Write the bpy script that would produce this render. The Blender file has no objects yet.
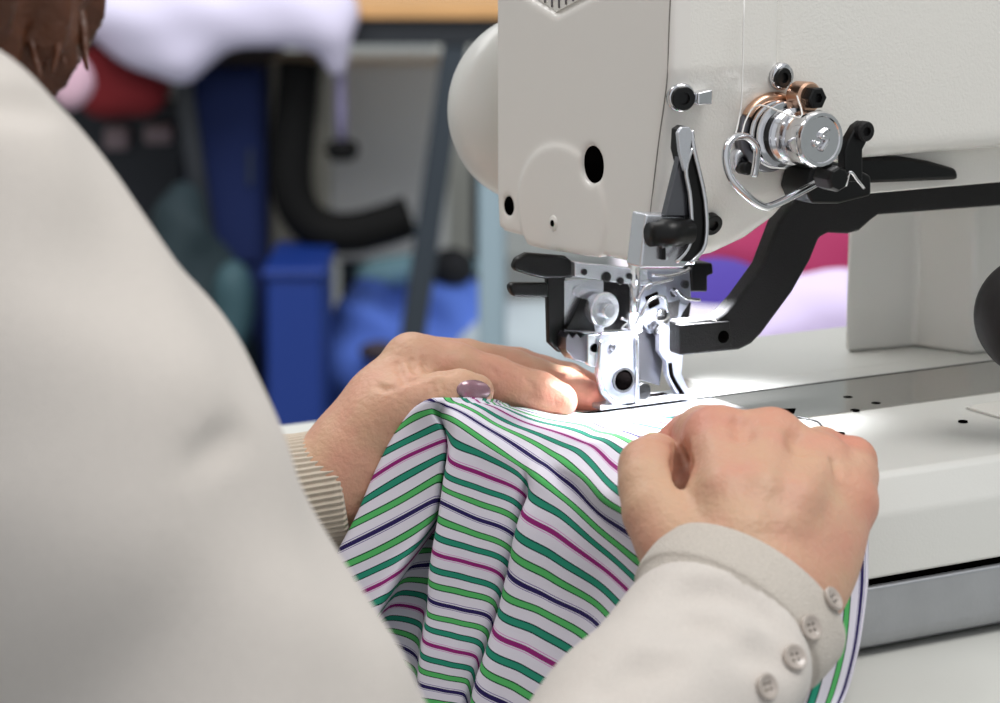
import bpy, bmesh, math, random
import numpy as np
import openvdb as vdb
from mathutils import Vector, Matrix
from mathutils.bvhtree import BVHTree
random.seed(3); rng = np.random.RandomState(3)
PI = math.pi
# ------------------------------------------------------------------ frame
# machine frame in millimetres: x along the arm, y away from the camera, z up,
# origin = needle point on the bed top, which stands 820 mm above the floor
FPX = 2778.0
PIT = math.radians(11.3)
F = np.array([math.cos(PIT)*.5, math.cos(PIT)*.8660254, -math.sin(PIT)])
R = np.array([.8660254, -.5, 0.0])
U = np.cross(R, F)
def _dir(px, py): return F + R*((px-500)/FPX) + U*((351.5-py)/FPX)
T0 = 1166.0
CAM = -_dir(650, 405)*T0
CAMZ = CAM[2]
BASE = 820.0
def P(px, py, T): return CAM + _dir(px, py)*T
def PZ(px, py, z): d = _dir(px, py); return CAM + d*((z-CAM[2])/d[2])
def PX(px, py, x): d = _dir(px, py); return CAM + d*((x-CAM[0])/d[0])
def PY(px, py, y): d = _dir(px, py); return CAM + d*((y-CAM[1])/d[1])
def TZ(px, py, z): d = _dir(px, py); return (z-CAM[2])/d[2]
def W(p): return (p[0]*.001, p[1]*.001, (p[2]+BASE)*.001)
C = bpy.context.scene.collection
# ------------------------------------------------------------------ materials
def srgb(c): return tuple(((x/255)/12.92 if x/255 <= .04045 else ((x/255+.055)/1.055)**2.4) for x in c)
MATS = {}
def mat(name, rgb, rough=.5, metal=0., bump=0., bscale=400., var=0., vscale=30., sss=0., coat=0., spec=.5, emit=0., sheen=0., bdist=.0005):
    if name in MATS: return MATS[name]
    m = bpy.data.materials.new(name); m.use_nodes = True
    nt = m.node_tree; b = nt.nodes['Principled BSDF']
    col = srgb(rgb)+(1,)
    b.inputs['Base Color'].default_value = col
    b.inputs['Roughness'].default_value = rough; b.inputs['Metallic'].default_value = metal
    b.inputs['Specular IOR Level'].default_value = spec
    b.inputs['Coat Weight'].default_value = coat; b.inputs['Coat Roughness'].default_value = .08
    b.inputs['Sheen Weight'].default_value = sheen
    if sss:
        b.inputs['Subsurface Weight'].default_value = sss; b.inputs['Subsurface Radius'].default_value = (1, .35, .2)
        b.inputs['Subsurface Scale'].default_value = .004
    if emit:
        b.inputs['Emission Color'].default_value = col; b.inputs['Emission Strength'].default_value = emit
    tc = nt.nodes.new('ShaderNodeTexCoord')
    if bump:
        n = nt.nodes.new('ShaderNodeTexNoise'); n.inputs['Scale'].default_value = bscale; n.inputs['Detail'].default_value = 3
        nt.links.new(tc.outputs['Object'], n.inputs['Vector'])
        bp = nt.nodes.new('ShaderNodeBump'); bp.inputs['Strength'].default_value = bump; bp.inputs['Distance'].default_value = bdist
        nt.links.new(n.outputs['Fac'], bp.inputs['Height']); nt.links.new(bp.outputs['Normal'], b.inputs['Normal'])
    if var:
        n = nt.nodes.new('ShaderNodeTexNoise'); n.inputs['Scale'].default_value = vscale; n.inputs['Detail'].default_value = 4
        nt.links.new(tc.outputs['Object'], n.inputs['Vector'])
        mx = nt.nodes.new('ShaderNodeMix'); mx.data_type = 'RGBA'
        mx.inputs[6].default_value = tuple(x*(1-var) for x in col[:3])+(1,)
        mx.inputs[7].default_value = tuple(min(1, x*(1+var)) for x in col[:3])+(1,)
        nt.links.new(n.outputs['Fac'], mx.inputs[0]); nt.links.new(mx.outputs[2], b.inputs['Base Color'])
    MATS[name] = m; return m
ENAMEL = mat('white_enamel', (232, 229, 222), .25, bump=.6, bscale=900, coat=.25, bdist=.0003)
ENAMEL2 = mat('bed_enamel', (218, 217, 212), .3, bump=.25, bscale=900, coat=.2, bdist=.0003)
HEADM = mat('head_cover_enamel', (230, 226, 220), .3, bump=.05, bscale=300, coat=.3)
BLACK = mat('black_casting', (18, 17, 18), .6, spec=.35, bump=.7, bscale=1300, bdist=.0004)
BLKP = mat('black_plastic', (9, 9, 9), .38, spec=.35)
HOLE = mat('dark_opening', (5, 4, 4), .9, spec=0.)
CHROME = mat('chrome', (225, 225, 228), .12, 1.)
STEEL = mat('brushed_steel', (222, 224, 230), .27, .75, bump=.2, bscale=500)
STEELD = mat('grey_steel', (120, 120, 125), .32, 1.)
COPPER = mat('copper', (212, 172, 146), .28, 1.)
THREAD = mat('thread', (242, 240, 236), .7)
SKIN = None
# ------------------------------------------------------------------ object helpers
def tag(o, label=None, cat=None, group=None, kind=None):
    if label: o['label'] = label
    if cat: o['category'] = cat
    if group: o['group'] = group
    if kind: o['kind'] = kind
    return o
def thing(name, label, cat, p, group=None):
    o = bpy.data.objects.new(name, None); C.objects.link(o); o.location = W(p); o.empty_display_size = .05
    return tag(o, label, cat, group)
def link(name, me, m, parent=None, smooth=True, bevel=0, seg=3):
    ob = bpy.data.objects.new(name, me); C.objects.link(ob)
    if m: me.materials.append(m)
    if smooth: me.polygons.foreach_set('use_smooth', [True]*len(me.polygons))
    if parent:
        ob.parent = parent
        if parent.parent is None: ob.matrix_parent_inverse = Matrix.Translation(-parent.location)
    if bevel:
        md = ob.modifiers.new('bevel', 'BEVEL'); md.width = bevel*.001; md.segments = seg; md.limit_method = 'ANGLE'; md.angle_limit = math.radians(35)
        md.harden_normals = False
        me.polygons.foreach_set('use_smooth', [False]*len(me.polygons))
        w = ob.modifiers.new('wn', 'WEIGHTED_NORMAL'); w.keep_sharp = True
        me.polygons.foreach_set('use_smooth', [True]*len(me.polygons))
    return ob
def raw(verts, faces):
    v = np.asarray(verts, float)*.001; v = v.copy(); v[:, 2] += BASE*.001
    me = bpy.data.meshes.new('m'); me.from_pydata(v.tolist(), [], [tuple(int(i) for i in f) for f in faces]); me.update()
    return me
def fixn(me):
    bm = bmesh.new(); bm.from_mesh(me); bmesh.ops.recalc_face_normals(bm, faces=bm.faces); bm.to_mesh(me); bm.free()
def mk(name, verts, faces, m, parent=None, smooth=True, bevel=0, recalc=True, seg=3):
    me = raw(verts, faces)
    if recalc: fixn(me)
    return link(name, me, m, parent, smooth, bevel, seg)
class MB:
    """collects shapes (mm) into one mesh"""
    def __init__(s): s.v = []; s.f = []
    def add(s, v, f):
        n = len(s.v); s.v += [tuple(x) for x in v]; s.f += [tuple(i+n for i in q) for q in f]; return s
    def prism(s, pts, vec):
        n = len(pts); pts = [np.asarray(p, float) for p in pts]; vec = np.asarray(vec, float)
        v = pts+[p+vec for p in pts]
        f = [tuple(range(n)), tuple(range(2*n-1, n-1, -1))]+[(i, (i+1) % n, (i+1) % n+n, i+n) for i in range(n)]
        return s.add(v, f)
    def box(s, lo, hi):
        x0, y0, z0 = lo; x1, y1, z1 = hi
        return s.prism([(x0, y0, z0), (x1, y0, z0), (x1, y1, z0), (x0, y1, z0)], (0, 0, z1-z0))
    def lathe(s, o, ax, prof, n=40):
        """prof: list of (distance along axis, radius)"""
        o = np.asarray(o, float); ax = np.asarray(ax, float); ax = ax/np.linalg.norm(ax)
        t = np.cross(ax, (0, 0, 1.)); 
        if np.linalg.norm(t) < .1: t = np.cross(ax, (1., 0, 0))
        t /= np.linalg.norm(t); b = np.cross(ax, t)
        v = []; f = []
        for (d, r) in prof:
            for k in range(n):
                a = 2*PI*k/n; v.append(o+ax*d+(t*math.cos(a)+b*math.sin(a))*max(r, .001))
        for j in range(len(prof)-1):
            for k in range(n): f.append((j*n+k, j*n+(k+1) % n, (j+1)*n+(k+1) % n, (j+1)*n+k))
        f.append(tuple(range(n-1, -1, -1))); f.append(tuple((len(prof)-1)*n+k for k in range(n)))
        return s.add(v, f)
    def tube(s, path, r, n=12, res=8):
        path = crpath(path, res) if res > 1 else [np.asarray(p, float) for p in path]
        m = len(path); rr = r if hasattr(r, '__len__') else [r]*m
        if len(rr) != m: rr = np.interp(np.linspace(0, 1, m), np.linspace(0, 1, len(rr)), rr)
        v = []; f = []; prev = None
        for i, p in enumerate(path):
            d = path[min(i+1, m-1)]-path[max(i-1, 0)]; d = d/(np.linalg.norm(d)+1e-9)
            if prev is None:
                t = np.cross(d, (0.13, .2, 1.)); 
            else: t = prev-d*np.dot(prev, d)
            t /= np.linalg.norm(t); prev = t; b = np.cross(d, t)
            for k in range(n):
                a = 2*PI*k/n; v.append(p+(t*math.cos(a)+b*math.sin(a))*rr[i])
        for j in range(m-1):
            for k in range(n): f.append((j*n+k, j*n+(k+1) % n, (j+1)*n+(k+1) % n, (j+1)*n+k))
        f.append(tuple(range(n-1, -1, -1))); f.append(tuple((m-1)*n+k for k in range(n)))
        return s.add(v, f)
    def build(s, name, m, parent=None, smooth=True, bevel=0, seg=3): return mk(name, s.v, s.f, m, parent, smooth, bevel, True, seg)
def crpath(pts, res=8):
    pts = [np.asarray(p, float) for p in pts]; out = []
    n = len(pts)
    for i in range(n-1):
        p0 = pts[max(i-1, 0)]; p1 = pts[i]; p2 = pts[i+1]; p3 = pts[min(i+2, n-1)]
        for k in range(res):
            t = k/res; out.append(.5*((2*p1)+(-p0+p2)*t+(2*p0-5*p1+4*p2-p3)*t*t+(-p0+3*p1-3*p2+p3)*t**3))
    out.append(pts[-1]); return out
def smooth_split(ob, ang=35):
    """smooth shading with sharp edges above the angle"""
    me = ob.data; bm = bmesh.new(); bm.from_mesh(me)
    for e in bm.edges:
        if len(e.link_faces) == 2 and e.calc_face_angle(0) > math.radians(ang): e.smooth = False
    bm.to_mesh(me); bm.free(); return ob
# ------------------------------------------------------------------ signed-distance modelling
class Field:
    def __init__(s, lo, hi, h):
        s.h = h; s.lo = np.asarray(lo, float); s.hi = np.asarray(hi, float)
        n = np.ceil((s.hi-s.lo)/h).astype(int)+1; s.n = n
        s.ax = [(s.lo[i]+h*np.arange(n[i])).astype(np.float32) for i in range(3)]
        s.a = np.full(n, 30., np.float32)
    def sl(s, lo, hi):
        i0 = np.clip(np.floor((np.asarray(lo)-s.lo)/s.h).astype(int), 0, s.n); i1 = np.clip(np.ceil((np.asarray(hi)-s.lo)/s.h).astype(int)+1, 0, s.n)
        return tuple(slice(i0[i], i1[i]) for i in range(3))
    def xyz(s, sl): return s.ax[0][sl[0]][:, None, None], s.ax[1][sl[1]][None, :, None], s.ax[2][sl[2]][None, None, :]
    def comb(s, sl, d, k, mode):
        a = s.a[sl]
        if mode == '+': h = np.maximum(k-np.abs(a-d), 0)/k if k else 0; s.a[sl] = np.minimum(a, d)-h*h*k*.25
        elif mode == '-': d = -d; h = np.maximum(k-np.abs(a-d), 0)/k if k else 0; s.a[sl] = np.maximum(a, d)+h*h*k*.25
        else: h = np.maximum(k-np.abs(a-d), 0)/k if k else 0; s.a[sl] = np.maximum(a, d)+h*h*k*.25
    def cone(s, a, b, r0, r1, k=4., mode='+', pad=14):
        a = np.asarray(a, float); b = np.asarray(b, float); m = max(r0, r1)+pad+k
        sl = s.sl(np.minimum(a, b)-m, np.maximum(a, b)+m)
        if any(q.stop <= q.start for q in sl): return
        x, y, z = s.xyz(sl); ab = b-a; L = max(float(ab@ab), 1e-6)
        t = np.clip(((x-a[0])*ab[0]+(y-a[1])*ab[1]+(z-a[2])*ab[2])/L, 0, 1)
        d = np.sqrt((x-a[0]-t*ab[0])**2+(y-a[1]-t*ab[1])**2+(z-a[2]-t*ab[2])**2)-(r0+(r1-r0)*t)
        s.comb(sl, d.astype(np.float32), k, mode)
    def ell(s, c, axes, rad, k=4., mode='+', pad=14):
        c = np.asarray(c, float); A = np.asarray(axes, float); m = max(rad)+pad+k
        sl = s.sl(c-m, c+m)
        if any(q.stop <= q.start for q in sl): return
        x, y, z = s.xyz(sl); q = 0; g = 0
        for i in range(3):
            u = ((x-c[0])*A[i][0]+(y-c[1])*A[i][1]+(z-c[2])*A[i][2]); q = q+(u/rad[i])**2; g = g+(u/rad[i]**2)**2
        k0 = np.sqrt(q); k1 = np.sqrt(g)+1e-6
        s.comb(sl, (k0*(k0-1)/k1).astype(np.float32), k, mode)
    def chain(s, pts, k=4.):
        for (a, ra), (b, rb) in zip(pts[:-1], pts[1:]): s.cone(a, b, ra, rb, k)
    def mesh(s):
        a = np.clip(s.a, -6*s.h, 6*s.h)
        g = vdb.FloatGrid(float(6*s.h)); g.copyFromArray(np.ascontiguousarray(a.astype(np.float32)))
        pts, quads = g.convertToQuads(0.)
        return pts*s.h+s.lo, quads[:, ::-1]
def field_obj(name, field, m, parent=None, extra=None, sm=0):
    v, q = field.mesh()
    if sm: v = relax(v, q, sm)
    vv = v*.001; vv[:, 2] += BASE*.001
    me = bpy.data.meshes.new('m')
    me.vertices.add(len(vv)); me.vertices.foreach_set('co', vv.astype(np.float32).ravel())
    me.loops.add(q.size); me.loops.foreach_set('vertex_index', q.astype(np.int32).ravel())
    me.polygons.add(len(q)); me.polygons.foreach_set('loop_start', np.arange(0, q.size, 4, dtype=np.int32))
    me.polygons.foreach_set('loop_total', np.full(len(q), 4, np.int32)); me.update(calc_edges=True); me.validate()
    fixn(me)
    return link(name, me, m, parent)
def relax(v, q, n):
    e = np.concatenate([q[:, [0, 1]], q[:, [1, 2]], q[:, [2, 3]], q[:, [3, 0]]]); e = np.concatenate([e, e[:, ::-1]])
    cnt = np.bincount(e[:, 0], minlength=len(v))[:, None]
    for _ in range(n):
        acc = np.stack([np.bincount(e[:, 0], weights=v[e[:, 1], i], minlength=len(v)) for i in range(3)], 1)
        v = v*.5+.5*acc/np.maximum(cnt, 1)
    return v
def poly_sdf(X, Y, poly):
    poly = np.asarray(poly, float); d = np.full(np.broadcast(X, Y).shape, 1e9, np.float32); s = np.ones_like(d)
    n = len(poly)
    for i in range(n):
        a = poly[i]; b = poly[i-1]; ex, ey = b-a; wx = X-a[0]; wy = Y-a[1]
        t = np.clip((wx*ex+wy*ey)/(ex*ex+ey*ey+1e-9), 0, 1)
        d = np.minimum(d, (wx-ex*t)**2+(wy-ey*t)**2)
        c1 = Y >= a[1]; c2 = Y < b[1]; c3 = ex*wy > ey*wx
        s = np.where((c1 & c2 & c3) | (~c1 & ~c2 & ~c3), -s, s)
    return s*np.sqrt(d)
def bvh_of(objs):
    v = []; f = []
    for o in objs:
        n = len(v); mw = o.matrix_parent_inverse
        v += [x.co.copy() for x in o.data.vertices]; f += [tuple(i+n for i in p.vertices) for p in o.data.polygons]
    return BVHTree.FromPolygons(v, f)
def hit(bvh, px, py):
    o = Vector(W(CAM)); d = Vector(_dir(px, py)).normalized(); loc, nor, i, dist = bvh.ray_cast(o, d)
    if loc is None: return None, None
    if nor.dot(d) > 0: nor = -nor
    return np.array([loc.x*1000, loc.y*1000, loc.z*1000-BASE]), np.array(nor)
# ================================================================== sewing machine
SM = thing('sewing_machine', 'large white industrial buttonhole sewing machine with chrome tension knob and lit needle area', 'sewing machine', (150, 0, -69.5))
XE = -45.; YF = -84.
fld = Field((-52, -95, 52), (345, 60, 330), 1.3)
X, Y, Z = fld.xyz((slice(None),)*3)
hx = [(-45, 330)]+[(-45, 60)]
fp = [PY(a, b, -66.) for a, b in [(648, 267), (690, 263), (720, 256), (750, 240), (775, 218), (792, 192), (797, 170), (792, 120), (760, 60), (768, -120), (640, -300)]]
front = [(p[0], p[2]) for p in fp]; front[-1] = (XE, 345.); front[-2] = (front[-2][0], 345.); front[0] = (XE, front[0][1]-1)
ep = [PX(a, b, XE) for a, b in [(494, -200), (494, 187), (496, 228), (506, 243), (540, 252), (600, 262), (641, 269), (655, 200), (663, 120), (670, 70), (672, -200)]]
endp = [(p[1], p[2]) for p in ep]
dxz = poly_sdf(X, Z, front)                    # (nx,1,nz)
dyz = poly_sdf(Y, Z, endp)                     # (1,ny,nz)
head = np.maximum(dxz, dyz)
ZA = PY(1000, 148.5, -74.)[2]
def smax(a, b, k): h = np.maximum(k-np.abs(a-b), 0)/k; return np.maximum(a, b)+h*h*k*.25
head = smax(dxz, dyz, 5.)
armd = smax(smax(smax(-(Z-ZA), Z-322., 3.), smax(-(Y+76.), Y-50., 6.), 8.), smax(-(X-6.), X-338., 4.), 6.)
fld.a = np.minimum(head, armd).astype(np.float32); h = np.maximum(1.2-np.abs(head-armd), 0)/1.2; fld.a -= (h*h*1.2*.25).astype(np.float32)
def pcone(f, a, b, T0_, T1_, r0, r1, k=1., mode='-'): f.cone(P(a[0], a[1], T0_), P(b[0], b[1], T1_), r0, r1, k, mode)
# raised round boss in the lower part of the end face, round hole, two small holes, long slot
c = PX(562, 212, XE); bs = np.maximum((np.sqrt(((Y-c[1])/34.)**2+((Z-c[2])/27.)**2)-1)*27., np.maximum(-(X-(XE-1.1)), X-(XE+4))); bs = np.maximum(bs, dyz+1.5)
hb_ = np.maximum(1.6-np.abs(fld.a-bs), 0)/1.6; fld.a = (np.minimum(fld.a, bs)-hb_*hb_*1.6*.25).astype(np.float32)
c = PX(592, 165, XE); fld.cone(c+np.array([-4, 0, 0]), c+np.array([20, 0, 0]), 7.2, 7.2, 2.2, '-')
c = PX(508, 206, XE); fld.cone(c+np.array([-4, 0, 0]), c+np.array([16, 0, 0]), 3.6, 3.6, 1.5, '-')
a = PY(711, -20, YF+8); b = PY(711, 43, YF+8); fld.cone(a+np.array([0, -10, 0]), b+np.array([0, -10, 0]), 1.9, 1.9, .6, '-'); fld.cone(a+np.array([0, 2, 0]), b+np.array([0, 2, 0]), 2.0, 2.0, .6, '-')
# pocket with ribbed label at the top of the end face
pk = [PX(a, b, XE) for a, b in [(524, -40), (524, -4), (556, 16), (612, -14), (612, -40)]]
d2 = poly_sdf(Y, Z, [(p[1], p[2]) for p in pk]); d3 = np.maximum(d2, X-(XE+2.2)).astype(np.float32)
fld.a = np.maximum(fld.a, -np.broadcast_to(d3, fld.a.shape))
casing = field_obj('machine_head', fld, HEADM, SM, sm=1); HB = bvh_of([casing]); del fld
# arm and head front read a touch whiter and grainier than the smooth end cover
casing.data.materials.append(ENAMEL)
nb = len(casing.data.polygons); nx = np.empty(nb*3); casing.data.polygons.foreach_get('center', nx)
casing.data.polygons.foreach_set('material_index', (nx.reshape(-1, 3)[:, 0] > (XE+9)*.001).astype(np.int32))
def S(px, py, off=0.):
    p, n = hit(HB, px, py)
    if p is None: p, n = PY(px, py, -70.), np.array([0, -1., 0])
    return p+n*off
def dirpx(px, py): return _dir(px, py)
# ribs of the label inside the pocket
lb = MB()
lb.prism([PX(a, b, XE+2.0) for a, b in [(534, -30), (534, -4), (557, 12), (602, -12), (602, -30)]], (-.5, 0, 0)); lbo = lb.build('vent_panel', ENAMEL, casing, bevel=.15)
lb = MB()
for i in range(9):
    x = 538+i*7; yb = min(-2+(x-534)*.62, 11-(x-557)*.5); lb.tube([PX(x, -28, XE+1.3), PX(x, yb-2, XE+1.3)], .45, 6, 1)
lb.build('vent_rib', STEELD, lbo)
# black fills just inside the holes: inner shade put into the colour
def disc(name, c, ax, r, d, m, parent, n=32, ring=0): return MB().lathe(c, ax, [(0, r), (d, r)] if not ring else [(0, r), (d*.6, r), (d, r-ring)], n).build(name, m, parent)
c = PX(592, 165, XE); disc('socket_hole', c+np.array([.9, 0, 0]), (1, 0, 0), 7.6, 1, HOLE, casing)
c = PX(508, 206, XE); disc('socket_hole', c+np.array([.4, 0, 0]), (1, 0, 0), 3.9, 1, HOLE, casing)
a = PY(711, -24, YF+8)+np.array([0, -.2, 0]); b = PY(711, 41, YF+8)+np.array([0, -.2, 0])
MB().tube([a, b], 2.1, 10, 1).build('cover_slot', HOLE, casing)
def screw(px, py, r, off, m=BLKP, ax=None, parent=SM, rim=None, name='screw', base=None):
    p, n = hit(HB, px, py) if base is None else (base, np.array([0, -1., 0]))
    if ax is None: ax = n
    ax = np.asarray(ax, float); ax /= np.linalg.norm(ax)
    o = MB().lathe(p-ax*1.5, ax, [(0, r), (off+1.2, r), (off+1.5, r*.92), (off+1.5, r*.52), (off+.2, r*.5)], 28)
    ob = smooth_split(o.build(name, m, parent)); return ob
# small screw with pale boss on the end face
c = PX(556, 223, XE); disc('screw_boss', c+np.array([.5, 0, 0]), (-1, 0, 0), 3.6, 2.2, HEADM, casing, ring=.8); disc('socket_hole', c+np.array([-1.0, 0, 0]), (-1, 0, 0), 1.4, .9, HOLE, casing, 16)
MB().tube([S(a, b, -.05) for a, b in [(671, -14), (669, 30), (667.5, 75), (664, 105), (659, 140), (653, 190), (648, 235)]], .28, 6, 4).build('cover_seam', mat('seam_shadow_gap', (120, 116, 110), .7), casing)
# screw heads on the front
q = S(697, 97, 0); b_ = MB().prism([q+np.array([-3, 0, 2.2]), q+np.array([4, 0, 3.2]), q+np.array([4, 0, -2.6]), q+np.array([-3, 0, -2.6])], (0, -5, 0)); b_.build('clip', CHROME, SM, bevel=.8)
screw(680, 97, 4.6, 4.5, ax=(-.25, -1, -.05)); q = S(680, 97); disc('screw_ring', q, (-.25, -1, -.05), 5.6, 2.4, CHROME, SM, ring=.8)
q = S(779, 76); disc('screw_ring', q, (0.1, -1, 0), 5.4, 3.2, CHROME, SM, ring=.7); screw(777, 77, 3.9, 4.4, ax=(.1, -1, 0))
screw(709, 222, 4.2, 3.5)
# dome cover behind the end cover
ctr = P(537, 108, 1212.); MB().lathe(ctr+np.array([0, 26, 0]), (0, -1, 0), [(0, 30)]+[(26-30*math.cos(t), 41.5*math.sin(t)) for t in np.linspace(.75, PI/2, 10)]+[(26+18*math.cos(t), 41.5*math.sin(t)) for t in np.linspace(PI/2-.05, .05, 16)], 72).build('dome_cover', ENAMEL2, SM)
# ---- thread tension
tb = S(766, 134, -1); ax = np.array([.05, -1, .03]); ax /= np.linalg.norm(ax)
MB().lathe(tb, ax, [(0, 15), (3, 15), (4, 14)], 40).build('tension_base', STEELD, SM)
# copper collar behind, with its own bolt
ring = [tb+ax*5+np.array([math.cos(t)*14.2, 0, math.sin(t)*14.2]) for t in np.linspace(PI*.2, PI*.82, 22)]
MB().tube(ring, 2.3, 10, 1).build('copper_collar', COPPER, SM)
q = tb+ax*6+np.array([9.5, -2, 14.5]); smooth_split(MB().lathe(q, ax, [(0, 6), (7, 6), (8, 5.2), (8, 4)], 30).build('collar_lug', COPPER, SM)); smooth_split(MB().lathe(q+ax*6, ax, [(0, 4.4), (6, 4.4), (6.6, 3.8), (6.6, 2), (5, 2)], 6).build('bolt', BLKP, SM))
for d0, d1, r, m, nm in [(4, 7, 11.5, BLKP, 'tension_washer'), (7, 9, 13.2, CHROME, 'tension_disc'), (9.2, 11, 12, BLKP, 'tension_washer'), (11, 13, 13.0, CHROME, 'tension_disc'), (13, 16, 10.6, BLKP, 'tension_washer')]:
    smooth_split(MB().lathe(tb, ax, [(d0, r-.8), (d0+.5, r), (d1-.5, r), (d1, r-.8)], 48).build(nm, m, SM))
kn = smooth_split(MB().lathe(tb, ax, [(15, 8), (16, 10.6), (18, 11.), (19, 9.9), (23, 9.9), (24, 10.6), (31, 10.8), (32.5, 11.), (34, 10.8), (35, 10.2), (35, 9.0), (34.5, 8.6), (34.5, .1)], 64).build('tension_knob', CHROME, SM))
e1 = np.array([1, 0, 0.]); e3 = np.cross(ax, e1); e3 = e3 if e3[2] > 0 else -e3; kc = tb+ax*35.
mk_ = MB(); mk_.tube([kc+e1*3+e3*4, kc+e1*-1+e3*1.5, kc+e1*2.5+e3*0, kc+e1*-.5-e3*4], 1.0, 8, 4); mk_.tube([kc-e1*4-e3*0, kc-e1*3-e3*2, kc-e1*1.2-e3*1], .9, 8, 4); mk_.build('knob_emblem', CHROME, kn)
# ---- bent chrome wire guide and its socket
gy = tb[1]-4
wg = [(754, 176), (756.5, 160), (756, 146), (746, 137), (734, 138), (727, 147), (726, 162), (732, 180), (746, 195), (762, 206), (774, 205), (800, 192), (826, 178)]
MB().tube([PY(a, b, gy-9-min(i, 8)*1.2) for i, (a, b) in enumerate(wg)], 1.55, 14, 5).build('thread_guide_wire', CHROME, SM)
q = PY(742, 160, gy+2); MB().lathe(q, (0, -1, 0), [(-6, 5.0), (1, 5.0), (2, 4.2), (2, 2.2), (-2, 2.2)], 30).build('guide_socket', STEEL, SM)
q = PY(745, 168, gy-2); MB().lathe(q, (0, -1, 0), [(-3, 2.6), (2, 2.6), (2.4, 2.2)], 20).build('guide_pin', BLKP, SM)
MB().tube([PY(744, 0, YF-1.2), PY(742, 90, YF-2), PY(739, 118, gy-8), PY(734, 140, gy-11)], .35, 6, 4).build('thread', THREAD, SM)
MB().tube([PY(741, 140, gy-11), PY(746, 120, gy-8), PY(760, 105, gy-10), PY(800, 118, gy-32), PY(797, 96, gy-20)], .35, 6, 4).build('thread', THREAD, SM)
# ---- black lever with bolt and hub beside the knob
def plate(name, pts, y, th, m, parent=SM, bev=.5): return MB().prism([PY(a, b, y) for a, b in pts], (0, th, 0)).build(name, m, parent, bevel=bev)
ly = YF-22
plate('thread_lever', [(845, 182), (845, 150), (850, 138), (857, 126), (864, 121), (870, 124), (871, 132), (867, 142), (863, 150), (863, 182)], ly, 5, BLKP, bev=.8)
q = PY(863, 131, ly); smooth_split(MB().lathe(q+np.array([0, 1, 0]), (0, -1, 0), [(0, 3.9), (3, 3.9), (3.6, 3.3), (3.6, 1.8), (2, 1.8)], 26).build('bolt', BLACK, SM))
q = PY(838, 179, ly-6); smooth_split(MB().lathe(q+np.array([0, 9, 0]), (0, -1, 0), [(0, 5.0), (8, 5.0), (9, 4.8), (10, 4.0)], 8).build('lever_hub', BLKP, SM))
plate('lever_bracket', [(806, 190), (812, 168), (828, 160), (852, 166), (872, 176), (872, 196), (840, 204), (812, 204)], YF-6, 18, BLKP, bev=1.5)
MB().tube([PY(846, 186, ly-2), PY(850, 172, ly-6), PY(858, 181, ly-4), PY(864, 188, ly-1)], .6, 8, 5).build('lever_spring', CHROME, SM)
# ---- strip and black plate under the arm, big black clamp arm
MB().box((52, -60, 92), (336, 44, 112)).build('arm_underside', ENAMEL, SM, bevel=1)
plate('slide_cover', [(858, 157), (905, 157), (930, 161), (958, 169), (960, 180), (858, 184)], -66, 12, BLKP, bev=2)
BY = -30.
bar = [(680, 322), (718, 318), (726, 312), (740, 297), (763, 265), (779, 223), (790, 206), (801, 197), (822, 187), (863, 177), (1000, 169), (1060, 165), (1060, 202), (1000, 206), (879, 215), (871, 221), (860, 231), (849, 234), (829, 233), (820, 238), (811, 260), (793, 292), (762, 334), (752, 344), (740, 350), (680, 356)]
cb = MB().prism([PY(a, b, BY) for a, b in bar], (0, 9, 0)).build('clamp_arm', BLACK, SM, bevel=1.6)
MB().prism([PY(a, b, BY-1.2) for a, b in [(680, 325), (730, 321), (732, 349), (680, 355)]], (0, 4, 0)).build('clamp_arm_block', BLACK, cb, bevel=.6)
q = PY(723.5, 337, BY-1.4); MB().lathe(q+np.array([0, 1, 0]), (0, -1, 0), [(0, 2.6), (1.1, 2.6), (1.3, 1.9)], 20).build('socket_hole', HOLE, cb)
# lint along the top of the block
lint = MB()
for i in range(70):
    px = 682+rng.rand()*40; q = PY(px, 322.5-(px-682)*.09+rng.randn()*.8, BY+1+rng.rand()*8); d = rng.randn(3)*np.array([2.4, 1.5, .5]); lint.tube([q, q+d*.5+np.array([0, 0, .6]), q+d], .16, 4, 2)
tag(lint.build('lint', mat('lint', (200, 196, 188), .9), cb), kind='stuff')
# ---- take-up lever guard: bent sheet with black inside, grey side plate, black block in a bright recess
gyy = YF-7
plate('guard_back', [(680, 130), (686, 126), (692, 130), (693, 150), (700, 180), (705, 200), (705, 244), (692, 262), (684, 262), (690, 240), (690, 200), (684, 170), (679, 150)], gyy, 6, BLKP, bev=.4)
MB().tube([PY(a, b, gyy-1) for a, b in [(692, 148), (686, 170), (690.5, 200), (690.5, 242), (676, 262)]], .9, 8, 4).build('guard_edge', CHROME, SM)
MB().tube([PY(a, b, gyy-1) for a, b in [(692, 130), (694, 150), (705, 200), (705, 244), (690, 263)]], .9, 8, 4).build('guard_edge', CHROME, SM)
plate('guard_top', [(678, 133), (682, 127), (690, 127), (693, 134), (689, 160), (685, 172), (680, 152)], gyy-2.5, 2, STEEL, bev=.4)
plate('guard_side', [(681, 150), (686, 172), (688, 216), (665, 216)], gyy+1, 3, STEELD, bev=.3)
plate('lamp_recess', [(646, 214), (690, 216), (690, 262), (684, 268), (640, 268)], gyy+3, 10, STEEL, bev=1)
q = PY(690, 231, gyy-1); MB().lathe(q, (-1, 0, 0), [(0, 4.8), (4, 4.8), (4.2, 5.4), (13, 5.4), (13.4, 4.6), (18, 4.6)], 28).build('solenoid', BLKP, SM)
plate('solenoid_pin', [(662, 243), (666, 243), (666, 260), (662, 260)], gyy+1, 2, BLKP, bev=.2)
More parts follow.
